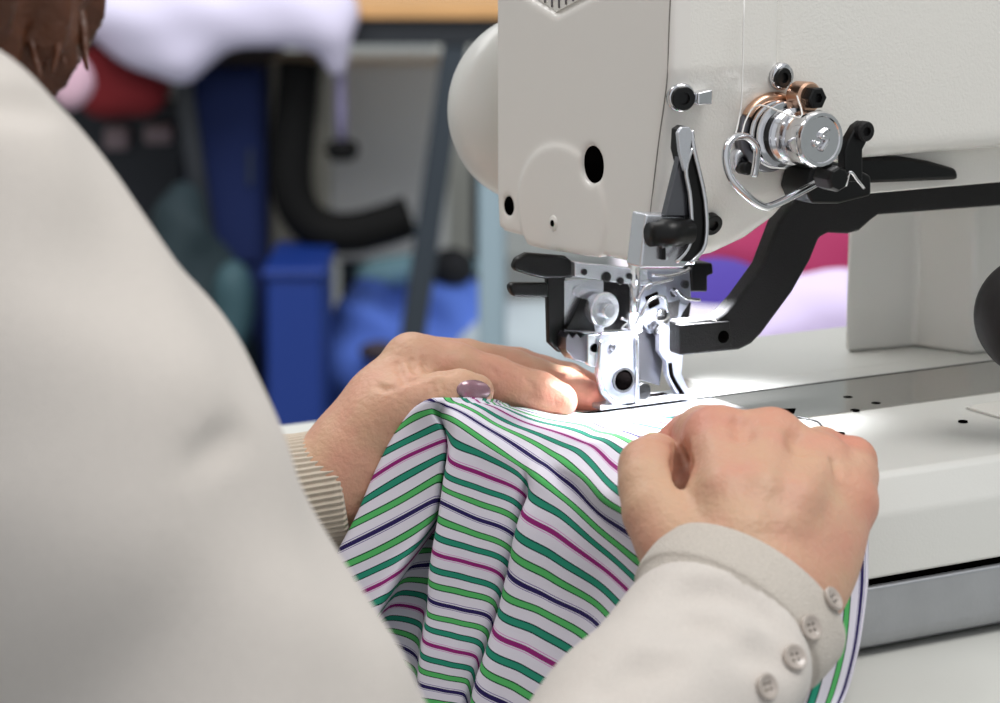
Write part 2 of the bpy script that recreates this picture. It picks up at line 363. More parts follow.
# ---- presser foot and needle mechanism
plate('black_bracket', [(547, 262), (566, 262), (566, 350), (560, 353), (549, 343)], 5, 3, BLKP, bev=.8)
q = PY(553, 309, 5.8); MB().lathe(q, (0, -1, 0), [(0, 1.5), (.4, 1.5)], 16).build('socket_hole', STEELD, SM)
plate('upper_prong', [(514, 266), (518, 258), (528, 253), (566, 256), (574, 262), (574, 278), (546, 279), (532, 276), (516, 271)], 3, 4, BLKP, bev=1.6)
plate('lower_prong', [(510, 287), (513, 283), (549, 283), (549, 298), (515, 297), (512, 293)], 3, 4, BLKP, bev=1.6)
plate('mounting_plate', [(563, 280), (604, 280), (604, 333), (563, 333)], 5, 3, STEEL, bev=.4)
screw(0, 0, 2.4, .6, STEEL, base=PY(577, 291, 5))
plate('link_arm', [(566, 330), (582, 298), (590, 300), (596, 332)], 2, 3, BLKP, bev=.6)
plate('top_rail', [(575, 262), (648, 270), (648, 287), (575, 277)], 0, 4, STEEL, bev=.5)
for a, b, r in [(584, 272, 1.3), (606, 277, 2.2), (620, 281, 1.6), (629, 276, 1.3)]:
    q = PY(a, b, -.1); MB().lathe(q, (0, -1, 0), [(0, r), (.6, r), (.6, r*.5)], 14).build('rail_screw', BLKP, SM)
plate('rear_housing', [(600, 280), (634, 284), (634, 330), (600, 330)], 8, 5, BLACK, bev=.6)
q = PY(601, 309, 0); smooth_split(MB().lathe(q, (0.1, -1, 0), [(-3, 6.4), (1.5, 7.4), (2.6, 7.4), (3.2, 6.8), (3.2, 4.0), (2.6, 3.8), (2.6, 3.2), (5.4, 3.2), (6, 2.8)], 40).build('roller', STEEL, SM))
plate('hinge_block', [(566, 338), (569, 333), (573, 338), (577, 333), (581, 338), (586, 334), (590, 336), (590, 364), (574, 360), (566, 350)], -2, 8, STEELD, bev=.4)
plate('hinge_plate', [(588, 335), (603, 334), (603, 366), (592, 367), (588, 364)], -4, 3, STEEL, bev=.4)
q = PY(594.5, 348, -4.2); MB().lathe(q, (0, -1, 0), [(0, 1.8), (.4, 1.8)], 16).build('socket_hole', HOLE, SM)
# needle bar and needle
a = PY(634, 262, 1); MB().tube([a, PY(634, 334, 1)], 2.5, 16, 1).build('needle_bar', CHROME, SM)
MB().tube([PY(634, 330, 1), PY(634.5, 402, 1)], [.9, .5], 10, 1).build('needle', CHROME, SM)
q = PY(634, 322, 1); smooth_split(MB().lathe(q, (0, 0, 1), [(-4, 3.4), (3, 3.4), (4, 2.8)], 20).build('needle_clamp', STEEL, SM))
MB().tube([PY(a, b, -2) for a, b in [(621, 318), (628, 322), (622, 328), (629, 331), (624, 336)]], .6, 8, 5).build('spring', CHROME, SM)
# foot
ft = thing  # (parts below)
z0 = 2.2
fa = PZ(600, 409, z0); fb = PZ(700, 401, z0)
MB().box((fa[0], -5, 1.6), (fa[0]+44, 6.5, 3.8)).build('foot_sole', STEEL, SM, bevel=.5)
MB().box((fa[0]+12, -1.5, 3.7), (fa[0]+36, 3.0, 4.0)).build('foot_slot', HOLE, SM)
FST = mat('foot_steel', (186, 190, 204), .3, .85, bump=.9, bscale=350, bdist=.0006)
plate('foot_side_plate', [(598, 338), (602, 333), (634, 332), (639, 338), (640, 404), (628, 407), (613, 405), (602, 394), (597, 376)], -5, 2.2, FST, bev=.5)
MB().tube([PY(a, b, -5.6) for a, b in [(636, 336), (637, 372), (636, 403)]], .7, 8, 3).build('plate_rim', CHROME, SM)
MB().tube([PY(a, b, -5.4) for a, b in [(600, 340), (599, 372), (604, 390), (615, 402)]], .6, 8, 4).build('plate_rim', CHROME, SM)
q = PY(623, 380, -5); smooth_split(MB().lathe(q, (0, -1, 0), [(-.5, 5.3), (.8, 5.3), (.8, 4.4), (-.4, 4.2)], 24).build('foot_eye', STEELD, SM)); MB().lathe(q, (0, -1, 0), [(-.2, 4.6), (.5, 4.6)], 24).build('socket_hole', HOLE, SM)
q = PY(612, 347, -5); MB().lathe(q, (0, -1, 0), [(-.2, 1.5), (.6, 1.5), (.8, 1.1)], 18).build('rivet', STEELD, SM)
q = PY(642, 391, -3); MB().lathe(q, (0, -1, 0), [(-2, 3.8), (1.0, 3.8), (1.4, 3.2)], 20).build('foot_roller', BLKP, SM)
plate('foot_shank', [(636, 332), (664, 326), (664, 352), (660, 386), (640, 380)], 4, 3, STEELD, bev=.4)
plate('foot_arm', [(660, 333), (668, 326), (680, 334), (684, 350), (682, 374), (690, 392), (699, 402), (688, 404), (676, 392), (668, 376), (667, 362), (660, 352)], -3, 4, FST, bev=.6)
MB().tube([PY(a, b, -3.4) for a, b in [(670, 363), (672, 376), (680, 390), (686, 398)]], .9, 8, 4).build('foot_arm_slot', HOLE, SM)
plate('needle_holder', [(640, 270), (690, 270), (692, 300), (684, 312), (676, 330), (650, 334), (640, 320)], 2, 6, FST, bev=.8)
plate('holder_slot', [(646, 297), (658, 292), (660, 304), (650, 309)], 1.2, 1, HOLE, bev=.1)
plate('holder_slot', [(668, 303), (680, 300), (678, 316), (668, 320)], 1.2, 1, BLACK, bev=.1)
plate('holder_link', [(676, 306), (692, 302), (688, 330), (672, 336)], 8, 5, BLACK, bev=.8)
q = PY(660, 331, 1.5); MB().lathe(q, (0, -1, 0), [(-.5, 3.2), (2.2, 3.2), (2.6, 2.4)], 12).build('thumb_screw', BLACK, SM)
q = PY(661, 317, 1.5); MB().lathe(q, (0, -1, 0), [(-.5, 3.8), (1.6, 3.8), (2.2, 3.0)], 24).build('holder_boss', CHROME, SM)
plate('connector', [(691, 263), (713, 263), (714, 274), (708, 276), (708, 292), (691, 292)], 2, 10, BLKP, bev=1.0)
for y_, pts in [(-3, [(638, 300), (646, 286), (662, 282), (673, 279)]), (-3, [(652, 275), (668, 276), (684, 272), (690, 268)]), (-4, [(640, 318), (650, 300), (664, 297), (668, 312)]), (-2, [(676, 290), (686, 298), (700, 300)])]:
    MB().tube([PY(a, b, y_) for a, b in pts], .7, 8, 5).build('guide_wire', CHROME, SM)
for a, b, r, m in [(646, 284, 2.4, CHROME), (672, 292, 2.0, CHROME), (684, 284, 1.8, STEELD), (651, 325, 1.8, STEELD)]:
    q = PY(a, b, 1.5); smooth_split(MB().lathe(q, (0, -1, 0), [(0, r), (1.4, r), (1.4, r*.4), (.4, r*.3)], 18).build('small_bolt', m, SM))
# lamp under the head
lq = np.array([0., -19., 63.])
LED = mat('lamp_lens', (235, 242, 255), .3, emit=6.)
lh = MB().box(lq-np.array([8, 5, -1]), lq+np.array([8, 5, 9])).build('needle_lamp', STEELD, SM, bevel=1)
MB().box(lq-np.array([6, 4, .2]), lq+np.array([6, 4, 1.4])).build('lamp_lens', LED, lh, bevel=.3)
# ---- bed
yf = PZ(937, 462, 0)[1]; BZ = -38.5
XL, XR = -80., 420.
prof = [(20, 0), (yf, 0), (yf-3, -1.4), (yf-9, -13), (yf-10.5, -16), (yf-11.5, BZ), (20, BZ)]
bed = MB().prism([(XL, a, b) for a, b in prof], (XR-XL, 0, 0)); 
bedo = bed.build('machine_bed', ENAMEL2, SM, bevel=1.6)
MB().box((44, 19, BZ), (XR, PZ(758, 336, 0)[1], -.02)).build('bed_rear', ENAMEL2, SM, bevel=1.2)
MB().box((XL+2, yf-9, BZ-3), (XR, 18, BZ+1)).build('gasket', HOLE, SM)
TRAY = mat('tray_steel', (166, 168, 172), .38, .55, bump=.35, bscale=260, var=.12, vscale=60)
tp = [(20, BZ-2.9), (yf-12, BZ-2.9), (yf-12, -59), (yf-9, -65), (yf-3, -68.5), (20, -69.5)]
MB().prism([(XL+1, a, b) for a, b in tp], (XR-XL, 0, 0)).build('oil_tray', TRAY, SM, bevel=1.4)
# top plates
PLT = mat('slide_plate', (196, 193, 188), .17, .95, bump=.08, bscale=200)
ys1 = PZ(790, 388.6, 0)[1]; ys2 = PZ(900, 406, 0)[1]
MB().box((30, ys2, -.3), (XR, ys1, .6)).build('slide_plate', PLT, SM, bevel=.25)
MB().box((-70, ys1+.1, -.3), (XR, ys1+1.9, .65)).build('plate_seam', HOLE, SM)
MB().box((-34, -30, -.3), (29.2, ys1, .5)).build('needle_plate', STEEL, SM, bevel=.25)
for a, b in [(848, 397), (876, 403), (855, 410), (963, 421), (840, 433)]:
    q = PZ(a, b, .6); smooth_split(MB().lathe(q-np.array([0, 0, .5]), (0, 0, 1), [(0, 2.0), (.6, 2.0), (.62, 1.7)], 18).build('plate_screw', HOLE, SM))
q = [PZ(a, b, .8) for a, b in [(752, 413), (768, 409), (796, 408), (794, 413), (760, 418)]]
MB().prism([a+np.array([0, 0, -.3]) for a in q], (0, 0, .25)).build('feed_slot', HOLE, SM)
MB().tube([PZ(a, b, 1.4) for a, b in [(796, 417), (808, 419), (818, 422), (822, 427)]], .5, 8, 4).build('wire_clip', BLKP, SM)
MB().tube([PZ(a, b, 1.4) for a, b in [(818, 434), (828, 432), (835, 433)]], .5, 8, 4).build('wire_clip', BLKP, SM)
MB().prism([PZ(a, b, .1) for a, b in [(966, 409), (1000, 403), (1060, 398), (1060, 425), (1000, 419)]], (0, 0, 1.2)).build('corner_plate', ENAMEL, SM, bevel=.3)
# ---- pillar
c1 = PZ(845, 353, 0); c2 = PZ(914, 347, 0); c3 = PZ(972, 355, 0)
pl = MB().prism([(c1[0], c1[1], 0), (c2[0], c2[1], 0), (c3[0], c3[1], 0), (337, c3[1], 0), (337, c1[1]+50, 0), (c1[0]+52, c1[1]+50, 0)], (0, 0, 112)); pl.build('pillar', ENAMEL2, SM, bevel=2.5)
# black rubber knee wheel at the right
q = P(1036, 316, 1085.); MB().lathe(q, (-.5, -.8, .1), [(-14, 14), (-12, 20), (-6, 23.5), (2, 24), (8, 22), (12, 17), (14, 8), (14.5, .1)], 48).build('rubber_knob', mat('rubber', (18, 14, 14), .7), SM)
MB().tube([q, q+np.array([26, 4, -2]), q+np.array([40, 7, -14]), (q[0]+44, q[1]+8, -.5)], 5.5, 16, 6).build('knob_shaft', STEELD, SM)
# ================================================================== striped fabric
def zt(px, py, z): return (px, py, TZ(px, py, z))
def col(T, pts, pre): # pts: {s:(px,py)} with constant or interpolated T; pre: explicit (s,px,py,T)
    d = [(s, a, b, (T if not callable(T) else T(s))) for s, (a, b) in pts.items()]+pre
    d.sort(); return np.array(d, float)
def Zp(s, px, py, z): return (s, px, py, TZ(px, py, z))
lin = lambda s0, t0, s1, t1: (lambda s: float(np.interp(s, [s0, s1], [t0, t1])))
cols = []
cols.append(('LL', col(1128, {0: (415, 425), 2: (400, 470), 4: (385, 520), 8: (350, 610), 12: (330, 690), 20: (310, 820)}, [Zp(-11, 505, 401, 2), (-6, 492, 400, 1120), (-3, 462, 399, 1108), (-1, 430, 403, 1110)])))
cols.append(('L', col(1104, {0: (397, 430), 1: (384, 452), 2: (371, 478), 3: (360, 503), 4: (349, 526), 5: (336, 551), 6: (327, 573), 7: (322, 592), 8: (318, 611), 10: (311, 648), 12: (305, 682), 16: (295, 750), 20: (285, 820)}, [Zp(-11, 506, 403, 3), (-6, 492, 401, 1114), (-3, 460, 398, 1100), (-1, 421, 402, 1098)])))
cols.append(('Lm', col(1098, {0: (412, 419), 1: (410, 440), 2: (405, 457), 3: (402, 478), 4: (396, 503), 5: (388, 525), 6: (380, 550), 7: (376, 569), 8: (369, 589), 9: (361, 608), 10: (349, 632), 12: (338, 665), 16: (330, 740), 20: (322, 820)}, [Zp(-11, 507, 404, 3), (-6, 491, 402, 1108), (-3, 462, 399, 1096), (-1, 428, 400, 1094)])))
cols.append(('P', col(lin(6, 1092, 12, 1096), {0: (432, 411), 1: (441, 426), 2: (446, 440), 3: (444, 456), 4: (440, 477), 5: (437, 500), 6: (434, 516), 7: (418, 545), 8: (402, 570), 9: (389, 596), 10: (373, 622), 11: (362, 643), 12: (352, 664), 14: (345, 690), 16: (342, 718), 20: (335, 790)}, [Zp(-11, 510, 405, 3), (-6, 494, 404, 1106), (-3, 466, 401, 1095), (-1, 436, 401, 1091)])))
cols.append(('V1', col(lin(4, 1098, 9, 1122), {0: (438, 414), 1: (445, 428), 2: (448, 442), 3: (446, 458), 4: (442, 479), 5: (440, 502), 6: (440, 508), 7: (440, 514), 8: (438, 524), 9: (428, 536), 10: (414, 551), 11: (406, 567), 12: (398, 579), 13: (393, 592), 14: (386, 604), 15: (380, 617), 16: (374, 629), 17: (368, 640), 18: (362, 652), 19: (366, 662), 20: (374, 674)}, [Zp(-11, 513, 405, 3), (-6, 498, 406, 1105), (-3, 470, 403, 1094), (-1, 443, 404, 1091)])))
cols.append(('V2', col(lin(2, 1092, 8, 1108), {0: (445, 416), 1: (448, 432), 2: (449, 446), 3: (447, 462), 4: (445, 481), 5: (443, 505), 6: (445, 512), 7: (444, 520), 8: (440, 528), 9: (436, 541), 10: (434, 550), 11: (432, 564), 12: (432, 584), 13: (429, 601), 14: (426, 615), 15: (425, 629), 16: (422, 645), 17: (421, 661), 18: (419, 675), 19: (417, 691), 20: (414, 708)}, [Zp(-11, 518, 406, 3), (-6, 502, 407, 1105), (-3, 474, 405, 1093), (-1, 450, 407, 1090)])))
cols.append(('M0', col(1082, {0: (453, 419), 1: (452, 441), 2: (448, 457), 3: (444, 472), 4: (441, 486), 5: (439, 501), 6: (437, 517), 7: (435, 533), 8: (433, 549), 9: (431, 565), 10: (429, 580), 11: (428, 596), 12: (427, 612), 13: (425, 624), 14: (423, 638), 15: (421, 653), 16: (419, 667), 17: (417, 681), 18: (415, 697), 20: (411, 725)}, [Zp(-11, 530, 407, 2), (-6, 508, 409, 1108), (-4, 494, 408, 1098), (-3, 484, 409, 1093), (-2, 475, 411, 1089), (-1, 464, 413, 1086)])))
cols.append(('M1', col(1078, {0: (487, 444), 1: (485, 455), 2: (484, 475), 3: (481, 489), 4: (478, 503), 5: (475, 518), 6: (473, 533), 7: (470, 548), 8: (467, 562), 9: (465, 578), 10: (462, 592), 11: (459, 609), 12: (457, 622), 13: (455, 636), 14: (451, 650), 15: (448, 664), 16: (445, 677), 17: (442, 690), 18: (440, 703), 20: (436, 730)}, [Zp(-11, 575, 412, 2), Zp(-6, 550, 420, 3), Zp(-4, 533, 425, 5), Zp(-3, 518, 427, 5), (-2, 505, 430, 1090), (-1, 495, 434, 1084)])))
cols.append(('M2', col(1074, {0: (521, 466), 1: (523, 478), 2: (522, 492), 3: (519, 505), 4: (515, 518), 5: (512, 533), 6: (509, 548), 7: (506, 561), 8: (502, 575), 9: (499, 591), 10: (495, 603), 11: (491, 618), 12: (487, 632), 13: (482, 645), 14: (478, 658), 15: (474, 671), 16: (470, 683), 17: (467, 696), 18: (463, 708), 20: (458, 735)}, [Zp(-11, 610, 414, 2), Zp(-6, 590, 428, 3), Zp(-4, 573, 438, 4), Zp(-3, 558, 443, 4), (-2, 545, 449, 1081), (-1, 533, 457, 1077)])))
cols.append(('H', col(lin(0, 1074, 3, 1084), {0: (526, 469), 1: (528, 486), 2: (529, 500), 3: (526, 518), 4: (523, 532), 5: (521, 549), 6: (517, 567), 7: (514, 582), 8: (509, 597), 9: (504, 616), 10: (499, 630), 11: (494, 646), 12: (489, 662), 13: (485, 676), 14: (481, 690), 15: (478, 704), 16: (474, 716), 20: (462, 760)}, [Zp(-11, 616, 415, 2), Zp(-6, 595, 430, 3), Zp(-4, 579, 440, 4), Zp(-3, 564, 445, 4), Zp(-2, 551, 453, 2), (-1, 539, 461, 1074)])))
cols.append(('R0', col(1062, {0: (532, 473), 1: (530, 494), 2: (522, 510), 3: (516, 530), 4: (512, 549), 5: (508, 569), 6: (502, 590), 7: (497, 608), 8: (491, 626), 9: (485, 645), 10: (480, 662), 11: (474, 679), 12: (470, 696), 13: (466, 712), 14: (462, 728), 16: (456, 756), 20: (444, 810)}, [Zp(-11, 622, 416, 2), Zp(-6, 600, 431, 3), Zp(-4, 585, 443, 3), Zp(-3, 570, 448, 3), Zp(-2, 557, 457, 2), (-1, 545, 465, 1067)])))
cols.append(('R1', col(1050, {0: (566, 500), 1: (562, 515), 2: (557, 534), 3: (553, 556), 4: (550, 576), 5: (546, 596), 6: (541, 611), 7: (536, 630), 8: (530, 650), 9: (523, 669), 10: (516, 687), 11: (509, 705), 12: (503, 722), 14: (492, 755), 16: (482, 785), 20: (466, 845)}, [Zp(-11, 648, 417, 2), Zp(-6, 622, 439, 3), Zp(-4, 602, 455, 3), Zp(-3, 592, 464, 3), Zp(-2, 580, 474, 1), (-1, 568, 483, 1056)])))
cols.append(('R2', col(1032, {0: (607, 536), 1: (606, 552), 2: (602, 567), 3: (597, 584), 4: (593, 602), 5: (589, 617), 6: (582, 634), 7: (574, 652), 8: (566, 671), 9: (556, 688), 10: (546, 705), 12: (530, 738), 16: (505, 800), 20: (485, 860)}, [Zp(-11, 684, 417, 2), Zp(-6, 650, 450, 2), Zp(-4, 624, 474, 2), Zp(-3, 615, 490, 2), Zp(-2, 608, 502, 0), (-1, 607, 518, 1035)])))
cols.append(('R3', col(1004, {0: (651, 570), 1: (653, 592), 2: (652, 609), 3: (645, 627), 4: (637, 642), 5: (630, 656), 6: (620, 668), 7: (608, 680), 8: (596, 692), 10: (580, 715), 12: (562, 745), 16: (535, 810), 20: (510, 875)}, [Zp(-11, 722, 420, 2), Zp(-6, 690, 470, 2), Zp(-4, 664, 495, 2), Zp(-3, 652, 510, 1), Zp(-2, 648, 523, 0), (-1, 650, 545, 1006)])))
cols.append(('R4', col(1000, {0: (720, 600), 4: (715, 680), 8: (690, 740), 12: (660, 800), 20: (600, 920)}, [Zp(-11, 760, 440, 2), Zp(-6, 735, 490, 2), Zp(-3, 715, 525, 2)])))
names = [c[0] for c in cols]
SS = np.arange(-11, 20.01, .16)
def pchip(x, y, xq):
    h = np.diff(x); dl = np.diff(y)/h; m = np.zeros_like(y)
    m[0] = dl[0]; m[-1] = dl[-1]
    for i in range(1, len(x)-1):
        if dl[i-1]*dl[i] > 0:
            w1 = 2*h[i]+h[i-1]; w2 = h[i]+2*h[i-1]; m[i] = (w1+w2)/(w1/dl[i-1]+w2/dl[i])
    i = np.clip(np.searchsorted(x, xq)-1, 0, len(h)-1); t = (xq-x[i])/h[i]
    return (2*t**3-3*t**2+1)*y[i]+(t**3-2*t**2+t)*h[i]*m[i]+(-2*t**3+3*t**2)*y[i+1]+(t**3-t**2)*h[i]*m[i+1]
G = np.stack([np.stack([pchip(c[:, 0], c[:, k], SS) for k in (1, 2, 3)], 1) for _, c in cols], 1)  # (ns, ncol, 3)
uu = {'LL': 0, 'L': .9, 'Lm': 2.0, 'P': 3.2, 'V1': 3.6, 'V2': 4.6, 'M0': 5.0, 'M1': 6.2, 'M2': 7.3, 'H': 7.6, 'R0': 8.0, 'R1': 9.3, 'R2': 10.8, 'R3': 12.3, 'R4': 14}
ux = np.array([uu[n] for n in names]); UQ = np.arange(0, 14.001, .075)
V = np.zeros((len(SS), len(UQ), 3))
for j in range(len(SS)):
    for k in range(3): V[j, :, k] = pchip(ux, G[j, :, k], UQ)
pts = np.zeros_like(V)
for j in range(len(SS)):
    for i in range(len(UQ)): pts[j, i] = P(*V[j, i])
# soft smoothing so folds stay round
for _ in range(5):
    q = pts.copy(); q[1:-1] = .5*q[1:-1]+.25*(q[:-2]+q[2:]); q[:, 1:-1] = .5*q[:, 1:-1]+.25*(q[:, :-2]+q[:, 2:]); pts = q
# faint ripples in the cloth itself
nrm = np.cross(np.gradient(pts, axis=0), np.gradient(pts, axis=1)); nrm /= np.linalg.norm(nrm, axis=2, keepdims=True)+1e-9
a_, b_ = np.meshgrid(SS, UQ, indexing='ij')
pts += nrm*(.35*np.sin(b_*3.1+a_*.35+1)+.25*np.sin(a_*.9+b_*1.3))[..., None]
# keep it above the bed where it lies on it
on = (pts[..., 0] > XL-1) & (pts[..., 1] < 22) & (pts[..., 1] > yf-2) & (pts[..., 2] < 1.4)
pts[..., 0][on & (pts[..., 2] < -3)] = XL-1.5
pts[..., 2][on & (pts[..., 2] >= -3)] = 1.4
ns, nu = pts.shape[:2]
verts = [tuple(x) for x in pts.reshape(-1, 3)]; uvs = [(UQ[i]/14, SS[j]) for j in range(ns) for i in range(nu)]
faces = [(j*nu+i, j*nu+i+1, (j+1)*nu+i+1, (j+1)*nu+i) for j in range(ns-1) for i in range(nu-1)]
# the corner that hangs below the right hand, stripes running down
rows = [((770, 520), (800, 522), (826, 525), (850, 530), (868, 540)), ((775, 580), (803, 580), (828, 580), (850, 578), (868, 575)), ((772, 640), (800, 640), (824, 640), (846, 638), (861, 636)), ((757, 690), (787, 692), (812, 692), (834, 690), (848, 690)), ((751, 708), (781, 710), (806, 710), (828, 707), (842, 704))]
Tc = [(978, 984, 990, 996, 1010), (972, 988, 982, 996, 1004), (970, 990, 976, 992, 998), (966, 988, 972, 990, 994), (960, 985, 968, 986, 990)]
base = len(verts); m1, m2 = 49, 49
gr = np.array([[(*rows[a][b], Tc[a][b]) for b in range(5)] for a in range(5)], float)
tq = np.linspace(0, 4, m1); gi = np.stack([np.stack([pchip(np.arange(5.), gr[:, b, k], tq) for k in range(3)], 1) for b in range(5)], 1)
go = np.stack([np.stack([pchip(np.arange(5.), gi[a, :, k], tq) for k in range(3)], 1) for a in range(m1)], 0)
for a in range(m1):
    for b in range(m2): verts.append(tuple(P(*go[a, b]))); uvs.append((tq[a]/4, 21.75-(tq[b]/4)*5.2))
faces += [(base+a*m2+b, base+a*m2+b+1, base+(a+1)*m2+b+1, base+(a+1)*m2+b) for a in range(m1-1) for b in range(m2-1)]
me = raw(verts, faces)
ul = me.uv_layers.new(name='UVMap'); vi = np.empty(len(me.loops), np.int32); me.loops.foreach_get('vertex_index', vi)
ul.data.foreach_set('uv', np.array(uvs, np.float32)[vi].ravel())
fm = bpy.data.materials.new('striped_cotton'); fm.use_nodes = True; nt = fm.node_tree; b = nt.nodes['Principled BSDF']
uvn = nt.nodes.new('ShaderNodeUVMap'); sep = nt.nodes.new('ShaderNodeSeparateXYZ'); nt.links.new(uvn.outputs[0], sep.inputs[0])
ad = nt.nodes.new('ShaderNodeMath'); ad.operation = 'ADD'; ad.inputs[1].default_value = 60.5; nt.links.new(sep.outputs[1], ad.inputs[0])
dv = nt.nodes.new('ShaderNodeMath'); dv.operation = 'DIVIDE'; dv.inputs[1].default_value = 6.; nt.links.new(ad.outputs[0], dv.inputs[0])
fr = nt.nodes.new('ShaderNodeMath'); fr.operation = 'FRACT'; nt.links.new(dv.outputs[0], fr.inputs[0])
rp = nt.nodes.new('ShaderNodeValToRGB'); rp.color_ramp.interpolation = 'CONSTANT'; nt.links.new(fr.outputs[0], rp.inputs[0])
WH = (218, 214, 225); GR = (84, 178, 100); GRD = (20, 72, 44); TE = (40, 138, 112); TED = (10, 60, 56); MG = (140, 34, 110); MGL = (206, 150, 196); NV = (40, 30, 84); NVL = (120, 112, 156)
st = [(0., WH)]
def wide(i, c, d, w=.22): st.extend([(i+.5-w, d), (i+.5-w+.07, c), (i+.5+w-.07, d), (i+.5+w, WH)])
def thin(i, c, l): st.extend([(i+.5-.235, l), (i+.5-.19, WH), (i+.5-.13, c), (i+.5+.13, WH), (i+.5+.19, l), (i+.5+.235, WH)])
wide(0, GR, GRD); wide(1, TE, TED); thin(2, MG, MGL); wide(3, TE, TED); wide(4, GR, GRD); thin(5, NV, NVL)
el = rp.color_ramp.elements
el[0].position = 0; el[0].color = srgb(WH)+(1,); el.remove(el[1])
for p_, c_ in st[1:]:
    e = el.new(p_/6.); e.color = srgb(c_)+(1,)
nt.links.new(rp.outputs[0], b.inputs['Base Color']); b.inputs['Roughness'].default_value = .85; b.inputs['Specular IOR Level'].default_value = .2
tc = nt.nodes.new('ShaderNodeTexCoord'); nn = nt.nodes.new('ShaderNodeTexNoise'); nn.inputs['Scale'].default_value = 2500; bp = nt.nodes.new('ShaderNodeBump'); bp.inputs['Strength'].default_value = .15; bp.inputs['Distance'].default_value = .0003
nt.links.new(tc.outputs['Object'], nn.inputs['Vector']); nt.links.new(nn.outputs['Fac'], bp.inputs['Height']); nt.links.new(bp.outputs['Normal'], b.inputs['Normal'])
cloth = link('striped_fabric', me, fm)
sd = cloth.modifiers.new('thick', 'SOLIDIFY'); sd.thickness = .0005; sd.offset = 0
tag(cloth, 'white cotton fabric with green, purple and navy stripes held under both hands at the needle', 'fabric')
CB = bvh_of([cloth])
# ================================================================== the seamstress
PN = thing('person', 'seamstress in a pale beige sweater with brown hair guiding fabric with both hands', 'person', (-420, -20, -330))
def skin_mat():
    m = mat('skin', (206, 168, 142), .46, bump=.55, bscale=420, sss=.12, spec=.35, bdist=.0009)
    nt = m.node_tree; b = nt.nodes['Principled BSDF']; tc = nt.nodes['Texture Coordinate'] if 'Texture Coordinate' in nt.nodes else nt.nodes.new('ShaderNodeTexCoord')
    n = nt.nodes.new('ShaderNodeTexNoise'); n.inputs['Scale'].default_value = 45; n.inputs['Detail'].default_value = 4; nt.links.new(tc.outputs['Object'], n.inputs['Vector'])
    r = nt.nodes.new('ShaderNodeValToRGB'); r.color_ramp.elements[0].position = .35; r.color_ramp.elements[1].position = .68
    r.color_ramp.elements[0].color = srgb((204, 165, 136))+(1,); r.color_ramp.elements[1].color = srgb((206, 152, 130))+(1,)
    at = nt.nodes.new('ShaderNodeAttribute'); at.attribute_name = 'pink'
    mx = nt.nodes.new('ShaderNodeMix'); mx.data_type = 'RGBA'; mx.inputs[7].default_value = srgb((208, 126, 110))+(1,)
    nt.links.new(n.outputs['Fac'], r.inputs[0]); nt.links.new(r.outputs[0], mx.inputs[6]); nt.links.new(at.outputs['Fac'], mx.inputs[0]); nt.links.new(mx.outputs[2], b.inputs['Base Color'])
    return m
SKIN = skin_mat()
J = lambda t: P(t[0], t[1], t[2])
def hand_field(parts, h=.8, marg=16):
    """parts: list of (mode, k, [(px,py,T,r),...])"""
    al = np.array([J(q) for _, _, ch in parts for q in ch]); f = Field(al.min(0)-26, al.max(0)+26, h)
    for mode, k, ch in parts:
        for a, b in zip(ch[:-1], ch[1:]): f.cone(J(a), J(b), a[3], b[3], k, mode)
    return f
L = []
# ---- left hand (thumb side towards the viewer)
L += [('+', 8, [(270, 500, 1122, 18), (334, 484, 1124, 18.5), (350, 470, 1126, 18.5)]),
      ('+', 8, [(275, 492, 1140, 18), (336, 478, 1144, 18.5), (352, 462, 1144, 18)]),
      ('+', 9, [(351, 468, 1126, 18), (368, 440, 1127, 16.5), (383, 412, 1126, 13.5)]),              # radial heel of the hand
      ('+', 9, [(352, 455, 1122, 16), (384, 402, 1128, 13), (412, 362, 1134, 11.6)]),             # metacarpals 2..5
      ('+', 9, [(352, 452, 1136, 16), (390, 398, 1144, 13), (420, 362, 1152, 11.6)]),
      ('+', 9, [(352, 452, 1146, 15), (395, 402, 1158, 12), (424, 366, 1169, 10.8)]),
      ('+', 9, [(352, 456, 1150, 14), (398, 412, 1170, 11), (426, 376, 1184, 9.6)]),
      ('+', 8, [(364, 448, 1122, 14.5), (382, 424, 1118, 12.5), (402, 408, 1115, 10.8), (416, 402, 1113, 9.8)]),   # thumb
      ('+', 7, [(402, 404, 1120, 7), (412, 388, 1124, 7.5), (424, 376, 1130, 7.5)]),
      ('+', 2, [(416, 402, 1112, 9.8), (440, 394, 1111, 8.7), (460, 391, 1112, 8.6), (476, 391.5, 1114, 7.2)]),                    # web
      ('+', 3, [(412, 362, 1134, 11.6), (455, 368, 1136, 10.2), (494, 381, 1139, 9.9), (515, 388, 1140, 9.0), (537, 394, 1141, 9.2), (558, 401, 1142, 8.0)]),
      ('+', 1.5, [(420, 362, 1152, 11.2), (466, 362, 1156, 9.6), (514, 372, 1159, 9.3), (536, 378, 1160, 8.3), (564, 388, 1160, 8.6), (589, 398, 1160, 7.2)]),
      ('+', 1.5, [(424, 366, 1169, 10.4), (470, 362, 1175, 9), (518, 368, 1179, 8.6), (542, 374, 1180, 7.8), (568, 381, 1180, 7.8), (592, 389, 1179, 6.4)]),
      ('+', 1.5, [(426, 376, 1184, 9.4), (470, 366, 1192, 8), (512, 370, 1197, 7.4), (540, 376, 1197, 6.8), (575, 384, 1194, 6.2)])]
def crease(a, b, Ta, Tb, r=1.3, k=2.5): return ('-', k, [(a[0], a[1], Ta, r), (b[0], b[1], Tb, r)])
fl = hand_field(L, .8)
lv, lq_ = fl.mesh(); lhb = BVHTree.FromPolygons([Vector(W(v)) for v in lv[::1]], [tuple(int(i) for i in q) for q in lq_])
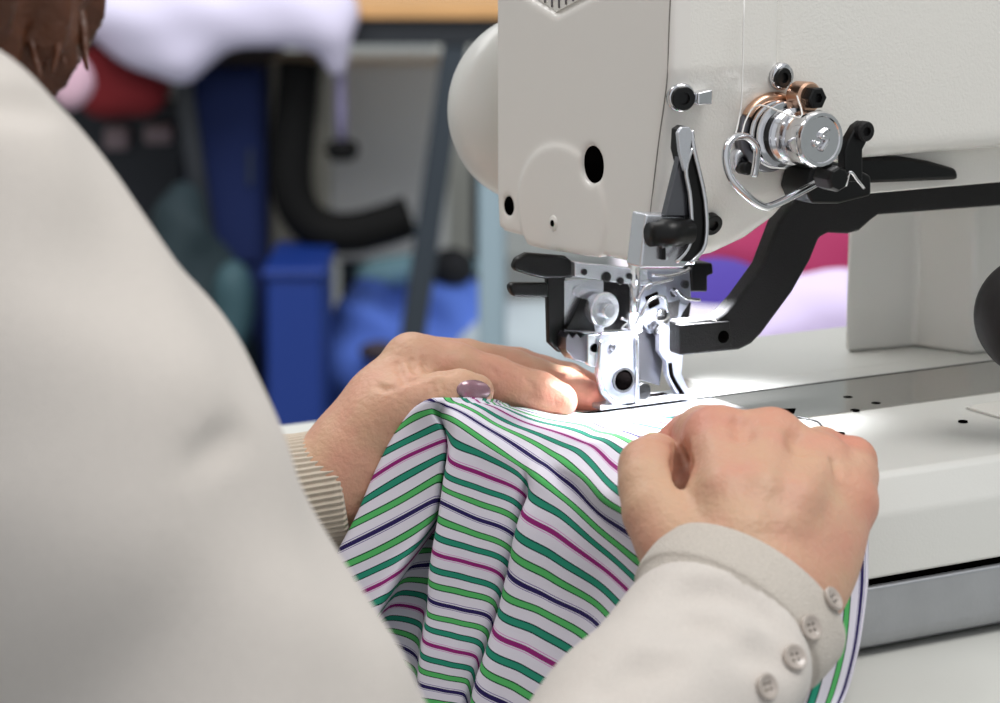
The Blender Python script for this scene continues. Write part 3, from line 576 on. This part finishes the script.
def groove(f, bvh, pts, r, k, sink=.2):
    pp = []
    for a, b in pts:
        p, n = hit(bvh, a, b)
        if p is not None: pp.append(p-n*sink*0+n*(r-sink*1.0)*.35)
    for a, b in zip(pp[:-1], pp[1:]):
        if np.linalg.norm(b-a) < 14: f.cone(a, b, r, r, k, '-')
for pts_, r in [([(397, 364), (400, 371), (404, 379)], .9), ([(411, 361), (413, 367), (416, 373)], .8), ([(423, 360), (425, 365), (428, 370)], .7), ([(377, 386), (384, 389), (392, 388)], .8),
                ([(404, 383), (414, 379), (430, 374), (450, 373)], 1.0), ([(492, 368), (496, 374)], .6), ([(528, 380), (531, 386)], .6), ([(432, 384), (434, 392)], .5), ([(440, 381), (442, 390)], .5)]:
    groove(fl, lhb, pts_, r, 2.2)
# ---- right hand (back of the hand towards the viewer, fingers curled over the fabric)
Rr = [('+', 10, [(680, 650, 930, 17), (705, 622, 946, 17), (716, 585, 960, 18)]),
      ('+', 10, [(725, 660, 930, 16), (765, 625, 950, 16), (798, 580, 972, 16.5)]),
      ('+', 12, [(720, 585, 958, 17.5), (722, 520, 974, 13.6), (716, 438, 1001, 11.4)]),
      ('+', 12, [(740, 580, 958, 18), (745, 515, 974, 15), (771, 440, 1002, 11.8)]),
      ('+', 12, [(768, 585, 962, 18), (785, 525, 976, 14.5), (821, 466, 1000, 11.4)]),
      ('+', 12, [(795, 582, 974, 15.5), (815, 550, 981, 13.5), (846, 504, 992, 11.2)]),
      ('+', 5, [(696, 575, 960, 16), (674, 540, 968, 13), (655, 512, 974, 10.6), (647, 485, 982, 9.2), (647, 466, 990, 9.2), (655, 460, 1002, 8.8), (668, 464, 1014, 7.6)]),
      ('+', 4, [(706, 500, 1004, 12), (690, 478, 1018, 11), (676, 470, 1024, 9)]), ('-', 4, [(683, 446, 996, 3.), (682, 470, 984, 3.6), (679, 494, 974, 2.2)]), ('-', 4, [(683, 446, 1006, 3.), (682, 470, 998, 3.6), (680, 492, 986, 2.6)]),
      ('+', 3, [(716, 438, 1001, 11.4), (704, 434, 1018, 10.2), (690, 440, 1033, 9.6), (676, 450, 1034, 8.6), (664, 460, 1028, 7.6)]),
      ('+', 1.5, [(771, 440, 1002, 11.6), (764, 436, 1020, 10), (757, 441, 1036, 9.6), (738, 458, 1036, 8.6), (724, 470, 1024, 7.6)]),
      ('+', 1.5, [(821, 466, 1000, 11.2), (820, 454, 1016, 10), (815, 453, 1030, 9.2), (796, 468, 1032, 8.4), (778, 480, 1020, 7.4)]),
      ('+', 3, [(846, 504, 992, 11), (851, 476, 1002, 9.4), (851, 462, 1012, 9.0), (846, 462, 1020, 8.6), (830, 480, 1022, 7.8), (812, 492, 1012, 7.2)])]
fr_ = hand_field(Rr, .8)
# tendon ridges on the back of the hand and knuckle domes
for a, b in [((722, 545, 949), (714, 455, 984)), ((748, 540, 947), (768, 458, 985)), ((776, 545, 951), (814, 482, 985))]:
    pass
rv, rq_ = fr_.mesh(); rhb = BVHTree.FromPolygons([Vector(W(v)) for v in rv], [tuple(int(i) for i in q) for q in rq_])
def ridge(f, bvh, pts, r, sink, k):
    pp = [];
    for a, b in pts:
        p, n = hit(bvh, a, b)
        if p is not None: pp.append(p-n*sink)
    for a, b in zip(pp[:-1], pp[1:]): f.cone(a, b, r, r, k, '+')
ridge(fr_, rhb, [(735, 520), (722, 480), (714, 440)], 3., 3.2, 9); ridge(fr_, rhb, [(757, 520), (765, 480), (772, 440)], 3., 3.2, 9); ridge(fr_, rhb, [(790, 520), (805, 492), (820, 465)], 3.0, 3.2, 9)
ridge(fr_, rhb, [(770, 490), (762, 475), (752, 462)], 1.3, .9, 4)
for pts_, r in [([(741, 424), (743, 436)], 1.8), ([(796, 440), (797, 450)], 1.8), ([(834, 462), (836, 474)], 1.5)]:
    groove(fr_, rhb, pts_, r, 6 if r > 1.5 else 2.2)
# ---- body under the clothes
SR = np.array([-386, -199, 127.]); SL = np.array([-392, 165, 139.]); ER = P(405, 990, 800); WR = P(742, 590, 957); EL = np.array([-366, 130, -62.]); WL = P(338, 486, 1132)
fb_ = Field((-560, -300, -350), (-40, 300, 520), 5.)
fb_.ell((-412, -18, 40), np.eye(3), (98, 150, 175), 30); fb_.ell((-432, -18, -190), np.eye(3), (108, 158, 165), 40)
fb_.cone(SR, SL, 42, 42, 40); fb_.cone((-385, -25, 150), (-345, -42, 290), 56, 50, 30)
fb_.ell((-322, -48, 372), np.eye(3), (94, 74, 112), 20); fb_.ell((-270, -50, 330), np.eye(3), (40, 45, 45), 20)
fb_.cone((-232, -52, 372), (-222, -52, 350), 7, 10, 8); fb_.cone((-234, -62, 316), (-234, -42, 316), 5, 5, 5)
for s in (-1, 1): fb_.ell((-325, -48+74*s, 368), np.eye(3), (18, 7, 28), 4); fb_.cone((-236, -50+28*s, 388), (-236, -50+14*s, 390), 7, 7, 4, '-')
fb_.cone(SR, ER, 46, 36, 20); fb_.cone(ER, WR, 34, 14, 15); fb_.cone(SL, EL, 46, 36, 20); fb_.cone(EL, WL, 32, 14, 15)
def cat(meshes):
    v = []; f = []; n = 0
    for a, b in meshes: v.append(a); f.append(b+n); n += len(a)
    return np.concatenate(v), np.concatenate(f)
lm = fl.mesh(); rm = fr_.mesh(); bm_ = fb_.mesh()
lm = (relax(lm[0], lm[1], 2), lm[1]); rm = (relax(rm[0], rm[1], 3), rm[1]); bm_ = (relax(bm_[0], bm_[1], 3), bm_[1])
HV, HQ = cat([bm_, lm, rm])
class _M:
    def mesh(s): return HV.copy(), HQ
body = field_obj('body', _M(), SKIN, PN)
pk_ = np.zeros(len(HV)); 
for (a, b, T, r, w) in [(560, 402, 1142, 20, .8), (592, 398, 1160, 16, .9), (592, 389, 1179, 14, .7), (505, 385, 1138, 22, .35), (668, 460, 1028, 22, 1.), (650, 450, 990, 14, .3), (713, 425, 1000, 15, .5), (771, 428, 1000, 14, .45), (820, 455, 998, 13, .4), (850, 500, 985, 14, .45), (851, 450, 1010, 14, .7), (762, 485, 975, 9, .25)]:
    d = np.linalg.norm(HV-P(a, b, T), axis=1); pk_ = np.maximum(pk_, w*np.clip(1-(d/r)**2, 0, 1))
at_ = body.data.attributes.new('pink', 'FLOAT', 'POINT')
if len(at_.data) == len(pk_): at_.data.foreach_set('value', pk_.astype(np.float32))
BB = bvh_of([body])
# ---- nails
NAIL = mat('nail_polish', (150, 112, 124), .18, .25, coat=1., var=.25, vscale=1500)
def nail(cx, cy, ax_, w, l, off=.5, n=14):
    ca, sa = math.cos(ax_), math.sin(ax_); v = []; ok = True; vs = []
    for i in range(n+1):
        for j in range(n+1):
            a = -1+2*i/n; b = -1+2*j/n
            x = a*math.sqrt(1-b*b/2)*l; y = b*math.sqrt(1-a*a/2)*w
            # squarish root, rounded tip
            p, nn_ = hit(BB, cx+x*ca-y*sa, cy+x*sa+y*ca)
            if p is None: return None
            e = 1-max(abs(a), abs(b))**4
            vs.append(p+nn_*(off*(.25+.75*e)))
    f = [(i*(n+1)+j, i*(n+1)+j+1, (i+1)*(n+1)+j+1, (i+1)*(n+1)+j) for i in range(n) for j in range(n)]
    V_ = np.array(vs).reshape(n+1, n+1, 3)
    for _ in range(3):
        q = V_.copy(); q[1:-1, 1:-1] = .25*(V_[:-2, 1:-1]+V_[2:, 1:-1]+V_[1:-1, :-2]+V_[1:-1, 2:]); V_ = q
    o = mk('fingernail', V_.reshape(-1, 3), f, NAIL, body); s = o.modifiers.new('s', 'SOLIDIFY'); s.thickness = .0005; s.offset = -1
    return o
nail(473.5, 390.5, .08, 10.5, 17)
# ---- sweater
KN = mat('knit_wool', (214, 206, 198), .85, bump=.5, bscale=1500, var=.1, vscale=1100, sheen=.3, spec=.15, bdist=.001)
fs = Field((-570, -320, -345), (-20, 320, 300), 2.8)
fs.ell((-414, -18, 40), np.eye(3), (112, 166, 185), 30); fs.ell((-432, -18, -190), np.eye(3), (122, 172, 170), 40)
fs.cone(SR, SL, 54, 54, 40); fs.cone((-392, -22, 150), (-378, -28, 200), 76, 68, 30)
MR = SR+(ER-SR)*.3; M2_ = SR+(ER-SR)*.65; fs.cone(SR, MR, 59, 60, 20); fs.cone(MR, M2_, 60, 49, 20); fs.cone(M2_, ER, 49, 42, 20); fs.cone(SL, EL, 60, 46, 20)
dR = (ER-WR); dR /= np.linalg.norm(dR); A_ = R*.97+U*-.30; A_ -= dR*(A_@dR); A_ /= np.linalg.norm(A_); B_ = np.cross(dR, A_); B_ = B_ if B_@U > 0 else -B_
C0 = P(752, 594, 955)
se = C0+dR*21+A_*1.5
for s in (-1, 1): fs.cone(se+A_*10.5*s+dR*11, ER+A_*8, 24.3, 33, 14)
dL = EL-WL; dL /= np.linalg.norm(dL)
fs.cone(WL+dL*70, EL, 33, 42, 14)
X, Y, Z = fs.xyz((slice(None),)*3)
# gentle wrinkles (elbow folds, drape)
wr = 1.9*np.sin(X*.045+Z*.06+2*np.sin(Y*.02))*np.sin(Y*.05+Z*.03)+.8*np.sin(X*.11-Z*.09+Y*.07)
fs.a += wr.astype(np.float32)
fs.a = np.maximum(fs.a, -(Z+332)*np.ones_like(fs.a)).astype(np.float32)
hole = np.sqrt((X+365)**2+(Y+32)**2+((Z-262)*.9)**2)-62.; fs.a = np.maximum(fs.a, -hole).astype(np.float32)
sv, sq_ = fs.mesh(); sbh = BVHTree.FromPolygons([Vector(W(v)) for v in sv], [tuple(int(i) for i in q) for q in sq_])
for pts_, r in [([(672, 606), (690, 592), (712, 588), (740, 594), (765, 610), (785, 632)], 2.2), ([(640, 650), (664, 630), (690, 622), (716, 626)], 2.6), ([(716, 668), (740, 652), (765, 650), (790, 664)], 2.2), ([(610, 690), (640, 668), (668, 662)], 2.6), ([(196, 462), (220, 446), (240, 436)], 1.2), ([(0, 104), (25, 101), (50, 106), (70, 118)], 2.2)]:
    groove(fs, sbh, pts_, r, 9)
sweater = field_obj('sweater', fs, KN, PN, sm=3)
# ---- right cuff: loft with turned edge, seam welt and button placket
def loft(name, rings, m, parent, n=96, cap=False, rad=None):
    v = []; f = []
    for j, (c, a, b) in enumerate(rings):
        for k in range(n):
            t = 2*PI*k/n; e = 1. if rad is None else rad(j, t)
            v.append(c+(a*math.cos(t)+b*math.sin(t))*e)
    for j in range(len(rings)-1):
        for k in range(n): f.append((j*n+k, j*n+(k+1) % n, (j+1)*n+(k+1) % n, (j+1)*n+k))
    return mk(name, v, f, m, parent)
CUF = mat('knit_cuff', (202, 193, 182), .85, bump=.8, bscale=1300, var=.18, vscale=1100, sheen=.3, spec=.15, bdist=.001)
def rg(d, ra, rb, tilt=0.): return (C0+dR*d, A_*ra, B_*rb)
prof = [(14, 32, 20), (4, 33.5, 21), (.6, 34.6, 22), (-.6, 35.6, 22.8), (.3, 36.6, 23.6), (2.5, 37.2, 24.2), (8, 37.2, 24.4), (16, 36.8, 24.8), (20, 36., 24.6), (21, 34.6, 23.6), (28, 31, 21)]
pr = []
for a, b in zip(prof[:-1], prof[1:]):
    for t in (0, .34, .67): pr.append([a[i]+(b[i]-a[i])*t for i in range(3)])
pr.append(prof[-1])
cuff = loft('cuff', [rg(*p) for p in pr], CUF, PN, 120)
cuff['label'] = 'smooth cuff of the right sleeve'
SB = bvh_of([sweater, cuff])
# placket strip and buttons along the outer edge of the sleeve
BTN = mat('shell_button', (188, 176, 166), .25, coat=.6, var=.15, vscale=300)
pp = [hit(SB, a, b) for a, b in [(820, 560), (826, 585), (812, 612), (800, 640), (780, 672), (760, 700)]]
def button(px, py, r=4.4):
    p, n = hit(SB, px, py)
    if p is None: return
    tt = [(0, r*.75), (.6, r*.9), (1.2, r), (1.9, r), (2.3, r*.93), (2.2, r*.72), (1.7, r*.62), (1.7, .05)]
    # keep it seated on the cloth
    o = smooth_split(MB().lathe(p-n*.4, n, tt, 32).build('button', BTN, cuff), 50)
    t = np.cross(n, (0, 0, 1.)); t /= np.linalg.norm(t); b = np.cross(n, t); h = MB()
    for sx, sy in ((1, 1), (1, -1), (-1, 1), (-1, -1)): h.lathe(p+n*1.2+(t*sx+b*sy)*1.0, n, [(0, .45), (.2, .45)], 8)
    h.build('thread_hole', HOLE, cuff)
for a, b in [(831, 600), (809, 628), (793, 658), (765, 687)]: button(a, b)
# ---- left cuff: ribbed knit
aL = dL; a1 = np.cross(aL, F); a1 /= np.linalg.norm(a1); b1 = np.cross(aL, a1)
RIB = mat('ribbed_knit', (196, 184, 168), .88, bump=.4, bscale=1500, sheen=.3, spec=.15, bdist=.0005)
cl = WL; rr = [(2, 22.5), (0, 24.0), (-1.2, 25.4), (-.4, 26.6), (1.5, 27.0), (6, 26.9), (14, 27.2), (24, 28), (34, 29.2), (46, 31), (58, 32.5), (70, 34), (84, 36.5), (92, 36)]
rings = []
for a, b in zip(rr[:-1], rr[1:]):
    for t in np.linspace(0, 1, 6)[:-1]: d = a[0]+(b[0]-a[0])*t; r = a[1]+(b[1]-a[1])*t; rings.append((cl+aL*d+U*-1.5, a1*r*.93, b1*r*1.12))
rib = loft('ribbed_cuff', rings, RIB, PN, 720, rad=lambda j, t: 1+.017*min(1, .25+j/12)*math.cos(t*62)+.004*math.sin(j*.9+t*5))
rib['label'] = 'ribbed knit cuff of the left sleeve'
# ---- hair: a falling mass of wavy locks
fh = Field((-470, -190, 130), (-200, 110, 530), 3.)
fh.ell((-338, -46, 392), np.eye(3), (104, 92, 112), 20); fh.cone((-372, -60, 360), (-352, -118, 210), 74, 36, 30); fh.cone((-400, -20, 340), (-410, -10, 200), 76, 52, 30)
fh.ell((-238, -50, 352), np.eye(3), (60, 54, 90), 12, '-')
hb = P(38, 30, 905)
fh.cone((-360, -90, 300), P(2, -10, 890), 50, 27, 30); fh.cone(P(4, -60, 890), P(22, 40, 888), 26, 14, 20)
X, Y, Z = fh.xyz((slice(None),)*3); ang = np.arctan2(Y+45, X+350)
fh.a += (2.6*np.sin(ang*26+Z*.05+2*np.sin(Z*.03))+1.6*np.sin(ang*51-Z*.08)).astype(np.float32)
HM = mat('hair', (88, 50, 30), .42, bump=.9, bscale=180, var=.45, vscale=60, bdist=.002)
hair = field_obj('hair', fh, HM, PN, sm=1)
locks = MB()
for i in range(70):
    o = np.array([18+rng.randn()*24, -40+rng.rand()*10, 888+rng.randn()*9]); e = np.array([o[0]+10+rng.randn()*14, 40+rng.rand()*40, 884+rng.randn()*8]); mm = (o+e)/2+np.array([rng.randn()*9, 0, 0])
    locks.tube([P(*o), P(*mm), P(*e)], [1.6, 1.8, .5], 6, 5)
tag(locks.build('hair_lock', HM, hair), kind='stuff')
# ================================================================== room, background, light, camera
FH = np.array([.5, .8660254, 0.]); RH = np.array([.8660254, -.5, 0.]); UZ = np.array([0, 0, 1.])
def B(r, f, z): q = CAM+RH*r+FH*f; q[2] = z; return q
def PF(px, py, f):
    d = _dir(px, py); return CAM+d*(f/(d@FH))
def struct(name, mb, m, **k): o = mb.build(name, m, None, **k); o['kind'] = 'structure'; return o
def rbox(mb, r0, r1, f0, f1, z0, z1): return mb.prism([B(r0, f0, z0), B(r1, f0, z0), B(r1, f1, z0), B(r0, f1, z0)], (0, 0, z1-z0))
def pbox(name, x0, y0, x1, y1, f, th, m, parent=None, bevel=6, z0=None):
    a = PF(x0, y1, f); b = PF(x1, y1, f); c = PF(x1, y0, f); d = PF(x0, y0, f)
    if z0 is not None: a[2] = z0; b[2] = z0
    return MB().prism([a, b, c, d], FH*th).build(name, m, parent, bevel=bevel)
FLOOR = mat('floor_vinyl', (150, 152, 152), .5, var=.06, vscale=3)
WALL = mat('wall_paint', (196, 200, 198), .7, var=.03, vscale=2)
struct('floor', rbox(MB(), -2600, 2600, -900, 6600, -860, -820), FLOOR, smooth=False)
struct('wall_back', rbox(MB(), -2600, 2600, 6500, 6600, -820, 1900), WALL, smooth=False)
struct('wall_left', rbox(MB(), -2700, -2600, -900, 6600, -820, 1900), WALL, smooth=False)
struct('wall_right', rbox(MB(), 2600, 2700, -900, 6600, -820, 1900), WALL, smooth=False)
# ---- the machine's own table
TT = mat('table_laminate', (214, 214, 208), .35, bump=.1, bscale=500)
wt = thing('sewing_table', 'pale grey laminate table carrying the white buttonhole machine', 'table', (150, 60, -820))
MB().box((-76, yf-130, -98), (640, PZ(290, 424, -70)[1], -69.8)).build('table_top', TT, wt, bevel=2)
LG = mat('grey_frame', (92, 96, 100), .4, .6)
for x, y in [(20, -220), (600, -220), (20, 320), (600, 320)]:
    l = MB(); l.box((x-20, y-20, -820), (x+20, y+20, -97)); l.build('leg', LG, wt, bevel=2)
# ---- far work bench with wooden edge
WD = mat('bench_wood', (206, 158, 104), .5, var=.12, vscale=14); DK = mat('dark_frame', (34, 38, 44), .5); DKG = mat('grey_leg', (58, 66, 74), .45, .3)
f0 = 3850
zt_, zb_ = PF(420, 4, f0)[2], PF(420, 19, f0)[2]
wb = thing('work_bench', 'far workbench with a light wooden edge and dark slanting legs', 'table', (PF(420, 20, f0)[0], PF(420, 20, f0)[1], -820))
xl = (-60-500)/2778*f0; xr = (620-500)/2778*f0
rbox(MB(), xl, xr, f0, f0+700, zb_, zt_).build('bench_top', WD, wb, bevel=3)
rbox(MB(), xl+30, xr-30, f0+15, f0+60, PF(420, 46, f0)[2], zb_).build('apron', DK, wb, bevel=2)
def bar_(name, a, b, w, f, m, parent):
    p = PF(a[0], a[1], f); q = PF(b[0], b[1], f); 
    if b[1] > 600: q = p+(q-p)*((-820-p[2])/(q[2]-p[2]))
    return MB().prism([p-RH*w, p+RH*w, p+RH*w+FH*w*2, p-RH*w+FH*w*2], q-p).build(name, m, parent, bevel=2)
bar_('leg', (456, 40), (371, 620), 18, f0+20, DKG, wb); bar_('leg', (176, 40), (260, 620), 13, f0+40, DK, wb)
bar_('leg', (480, 40), (476, 640), 12, f0+560, DKG, wb); bar_('leg', (150, 40), (140, 620), 13, f0+560, DK, wb)
# soft bundles of cloth as signed-distance forms
def bundle(name, label, m, blobs, f, k=40, h=9, noise=6, cat_='cloth'):
    al = []
    for x0, y0, x1, y1, dep in blobs:
        c = PF((x0+x1)/2, (y0+y1)/2, f); al.append((c, abs(x1-x0)/2/2778*f, abs(y1-y0)/2/2778*f, dep))
    lo = np.min([c-np.array([max(a, b, d)]*3) for c, a, b, d in al], 0)-30; hi = np.max([c+np.array([max(a, b, d)]*3) for c, a, b, d in al], 0)+30
    q = Field(lo, hi, h)
    for c, a, b, d in al: q.ell(c, [RH, FH, UZ], (a, d, b), k, pad=60)
    X, Y, Z = q.xyz((slice(None),)*3); q.a += (noise*np.sin(X*.05+Y*.03)*np.sin(Z*.06+X*.02)).astype(np.float32)
    return tag(field_obj(name, q, m, None, sm=2), label, cat_)
LAV = mat('lavender_cloth', (222, 216, 240), .85); RED = mat('red_cloth', (116, 18, 26), .85); MAG = mat('magenta_cloth', (140, 16, 72), .8); PUR = mat('violet_cloth', (64, 46, 140), .85); LIL = mat('lilac_cloth', (206, 192, 226), .85)
BLU = mat('bright_blue_cloth', (96, 132, 232), .85); NAVY = mat('navy_plastic', (3, 28, 82), .8); BL2 = mat('blue_plastic', (14, 50, 128), .5); TEAL = mat('teal_cloth', (130, 172, 186), .8); DGR = mat('dark_green_cloth', (24, 42, 48), .8)
GRY = mat('grey_metal_cabinet', (150, 147, 136), .5); LGT = mat('pale_panel', (252, 253, 252), .5); PGR = mat('pale_grey_cloth', (188, 200, 206), .8)
bundle('draped_cloth', 'lavender white cloth hanging over the far bench edge at the top left', LAV, [(80, -30, 240, 56, 60), (110, -20, 225, 74, 45), (162, 10, 208, 84, 30), (200, -30, 350, 48, 60), (290, -10, 345, 45, 35), (320, 0, 352, 76, 25)], f0-15, 30, 8, 4)
bundle('red_cloth', 'dark red cloth bundle hanging below the lavender cloth', RED, [(72, 30, 140, 122, 50), (110, 50, 172, 116, 45)], f0+60, 30, 8, 5)
bundle('pink_cloth', 'small pale pink cloth scrap beside the hair', mat('pink_cloth', (206, 170, 186), .85), [(50, 50, 92, 112, 30)], f0-60, 20, 6, 4)
# stacked and standing things under the bench
def std(name, label, x0, y0, x1, y1, f, th, m, cat_, down=True, bevel=8):
    o = pbox(name, x0, y0, x1, y1, f, th, m, None, bevel, -820 if down else None); return tag(o, label, cat_)
nb_ = thing('blue_cabinet', 'navy blue cabinet under the far bench behind the dark leg', 'cabinet', (PF(225, 300, f0+100)[0], PF(225, 300, f0+100)[1], -820))
pbox('cabinet_body', 184, 66, 264, 300, f0+100, 380, NAVY, nb_, 8, -820); pbox('door', 190, 74, 258, 262, f0+92, 8, NAVY, nb_, 3); pbox('door_handle', 248, 150, 252, 185, f0+84, 8, DKG, nb_, 1)
gc = thing('grey_cabinet', 'grey metal machine housing holding the black exhaust hose', 'cabinet', (PF(292, 300, f0+70)[0], PF(292, 300, f0+70)[1], -820))
pbox('housing', 269, 60, 326, 276, f0+150, 150, GRY, gc, 6); pbox('foot_column', 276, 270, 318, 300, f0+180, 180, GRY, gc, 6, -820)
lp = thing('white_machine_panel', 'pale machine housing standing between the hose and the slanting leg', 'machine', (PF(385, 260, f0+300)[0], PF(385, 260, f0+300)[1], -820))
pbox('housing', 322, 62, 446, 262, f0+520, 200, LGT, lp, 10); pbox('stand', 340, 255, 430, 300, f0+540, 150, DKG, lp, 6, -820); pbox('vent', 350, 226, 400, 240, f0+512, 8, GRY, lp, 1)
RUB = mat('black_hose', (14, 14, 14), .8, spec=.2)
hp = [PF(a, b, f0+70) for a, b in [(300, 62), (297, 100), (293, 140), (291, 178), (298, 208), (318, 228), (350, 233), (385, 225), (410, 216)]]
hpath = crpath(hp, 14); hr = [30+1.6*math.sin(i*2.1) for i in range(len(hpath))]
hz = MB().tube(hpath, hr, 28, 1).build('exhaust_hose', RUB); tag(hz, 'thick black flexible hose bending under the far bench', 'hose')
rd = thing('hanging_knob', 'small black knob on a thin lilac rod in front of the pale housing', 'knob', PF(342, 150, f0+40))
MB().tube([PF(340, 70, f0+40), PF(342, 148, f0+40)], 7, 10, 1).build('rod', mat('lilac_rod', (140, 134, 170), .5), rd); MB().lathe(PF(342, 140, f0+40), (0, 0, -1), [(0, 10), (4, 22), (18, 24), (28, 16), (30, .1)], 24).build('knob', RUB, rd)
bb = thing('blue_bin', 'bright blue plastic bin standing below the grey housing', 'bin', (PF(292, 400, f0-100)[0], PF(292, 400, f0-100)[1], -820))
pbox('bin_body', 266, 276, 322, 440, f0-150, 240, BL2, bb, 8, -820); pbox('bin_rim', 262, 270, 326, 279, f0-156, 252, BL2, bb, 4)
bundle('blue_cloth', 'heap of bright blue cloth on a low shelf beside the bin', BLU, [(326, 282, 400, 430, 80), (370, 290, 470, 420, 80), (350, 330, 520, 448, 80), (425, 272, 480, 330, 50)], f0+190, 60, 11, 8)
bundle('dark_bag', 'small black bag lying on the blue cloth', mat('black_cloth', (20, 22, 28), .8), [(428, 248, 474, 288, 30), (440, 255, 468, 280, 30)], f0+160, 20, 7, 2, 'bag')
bundle('teal_cloth', 'teal folded cloth behind the dark bag', TEAL, [(352, 256, 432, 292, 40), (400, 250, 480, 285, 40)], f0+240, 25, 7, 3)
bundle('grey_cloth', 'pale grey cloth pile far behind the fingers of the left hand', PGR, [(430, 316, 520, 372, 60), (484, 300, 600, 370, 70), (470, 340, 640, 430, 80)], f0+170, 40, 11, 7)
bundle('brown_scrap', 'small brown scrap on the blue cloth', mat('brown_cloth', (70, 60, 66), .8), [(358, 340, 400, 362, 20)], f0+80, 10, 5, 1)
std('pale_post', 'pale grey blue post left of the white machine head', 478, 150, 506, 380, 3300, 80, mat('pale_post', (150, 170, 180), .5), 'post')
std('white_crate', 'white crate standing behind the slanting leg', 430, 60, 500, 330, 4900, 300, mat('white_crate', (206, 206, 198), .6), 'crate')
pn2 = thing('low_shelf', 'low dark shelf carrying the blue cloth heap', 'shelf', (PF(420, 430, f0-200)[0], PF(420, 430, f0-200)[1], -820))
pbox('shelf_board', 322, 452, 640, 462, f0+95, 400, DKG, pn2, 3)
for a in (330, 628): pbox('leg', a, 460, a+8, 470, f0+100, 30, DKG, pn2, 2, -820); pbox('leg', a, 460, a+8, 470, f0+450, 30, DKG, pn2, 2, -820)
# dark machinery at the left
dm = thing('dark_machine', 'dark machine base under the bench beyond the shoulder', 'machine', (PF(140, 300, f0+260)[0], PF(140, 300, f0+260)[1], -820))
pbox('base', 30, 100, 186, 300, f0+300, 200, mat('dark_machine', (22, 28, 40), .5), dm, 10, -820); pbox('switch_box', 104, 128, 128, 150, f0+268, 30, mat('pale_switch', (150, 130, 136), .5), dm, 4); pbox('switch_box', 144, 126, 172, 144, f0+268, 30, mat('pale_switch', (150, 130, 136), .5), dm, 4)
bundle('green_cloth', 'dark green cloth in a bag left of the blue cabinet', DGR, [(170, 236, 250, 420, 60), (150, 180, 215, 360, 60), (196, 330, 260, 470, 50)], f0-30, 40, 10, 6)
bundle('teal_bag', 'dull teal bag in front of the dark green cloth', mat('dull_teal', (48, 78, 86), .7), [(212, 258, 256, 330, 30), (218, 300, 250, 360, 30)], f0-110, 20, 7, 2, 'bag')
# ---- table with coloured cloth seen under the arm
st_ = thing('side_table', 'white side table with coloured cloth beyond the machine bed', 'table', (PF(900, 330, 2100)[0], PF(900, 330, 2100)[1], -820))
zz = PF(790, 345, 2000)[2]
r0 = (640-500)/2778*2000; rbox(MB(), r0, r0+760, 1980, 2480, zz-30, zz).build('table_top', mat('side_table_top', (214, 208, 216), .5), st_, bevel=3)
for r_ in (r0+20, r0+720):
    for f_ in (2000, 2440): rbox(MB(), r_, r_+24, f_, f_+24, -820, zz-29).build('leg', DKG, st_, bevel=2)
bundle('lilac_cloth', 'pale lilac cloth pile on the side table beside the pillar', LIL, [(738, 284, 830, 352, 60), (790, 272, 900, 352, 60), (700, 316, 780, 352, 50)], 2080, 30, 6, 3)
bundle('violet_cloth', 'deep violet cloth pile behind the needle mechanism', PUR, [(660, 262, 756, 352, 60), (700, 270, 775, 340, 60)], 2220, 30, 6, 3)
bundle('magenta_cloth', 'magenta cloth heap behind the violet and lilac piles', MAG, [(680, 216, 800, 330, 70), (760, 214, 900, 345, 70), (640, 240, 740, 340, 60)], 2340, 40, 7, 4)
# ---- light
def area(name, loc, tgt, sx, sy, e, col=(1, 1, 1)):
    l = bpy.data.lights.new(name, 'AREA'); l.shape = 'RECTANGLE'; l.size = sx; l.size_y = sy; l.energy = e; l.color = col
    o = bpy.data.objects.new(name, l); C.objects.link(o); o.location = W(loc); d = Vector(W(tgt))-Vector(W(loc)); o.rotation_euler = d.to_track_quat('-Z', 'Y').to_euler(); return o
area('added_overhead_light', B(700, 500, 1700), (0, -100, 0), 1.2, .6, 20, (1, .985, .96))  # added area lamp high on the right, lights the arm front
area('added_overhead_light', B(-900, 1400, 1750), (-100, 0, 0), 1.4, .7, 15, (1, .99, .97))  # added area lamp high on the left, no fixture behind it
area('added_overhead_light', B(-200, 2500, 1600), B(-100, 3900, -300), 2.2, .8, 42, (1, 1, 1))  # added area lamp aimed low to brighten the space under the far bench
sp = bpy.data.lights.new('needle_light', 'SPOT'); sp.energy = 3.0; sp.spot_size = math.radians(115); sp.spot_blend = .6; sp.shadow_soft_size = .005; sp.color = (.93, .96, 1)
so = bpy.data.objects.new('needle_light', sp); C.objects.link(so); so.location = W(lq+np.array([0, -1, -1.5])); so.rotation_euler = (Vector((2, 0, -60))).to_track_quat('-Z', 'Y').to_euler()
w = bpy.data.worlds.new('w'); bpy.context.scene.world = w; w.use_nodes = True; w.node_tree.nodes['Background'].inputs[0].default_value = (.93, .96, 1, 1); w.node_tree.nodes['Background'].inputs[1].default_value = .62
# ---- camera
cd = bpy.data.cameras.new('camera'); co = bpy.data.objects.new('camera', cd); C.objects.link(co)
cd.sensor_width = 36; cd.lens = FPX*36/1000; cd.clip_start = .05; cd.clip_end = 50
M = Matrix((tuple(R)+(0,), tuple(U)+(0,), tuple(-F)+(0,), (0, 0, 0, 1))).transposed(); M.translation = Vector(W(CAM)); co.matrix_world = M
cd.dof.use_dof = True; cd.dof.focus_distance = 1.085; cd.dof.aperture_fstop = 11.5; cd.dof.aperture_blades = 8
sc = bpy.context.scene; sc.camera = co
sc.view_settings.view_transform = 'Standard'; sc.view_settings.look = 'None'; sc.view_settings.exposure = 0; sc.view_settings.gamma = 1; sc.view_settings.use_curve_mapping = False
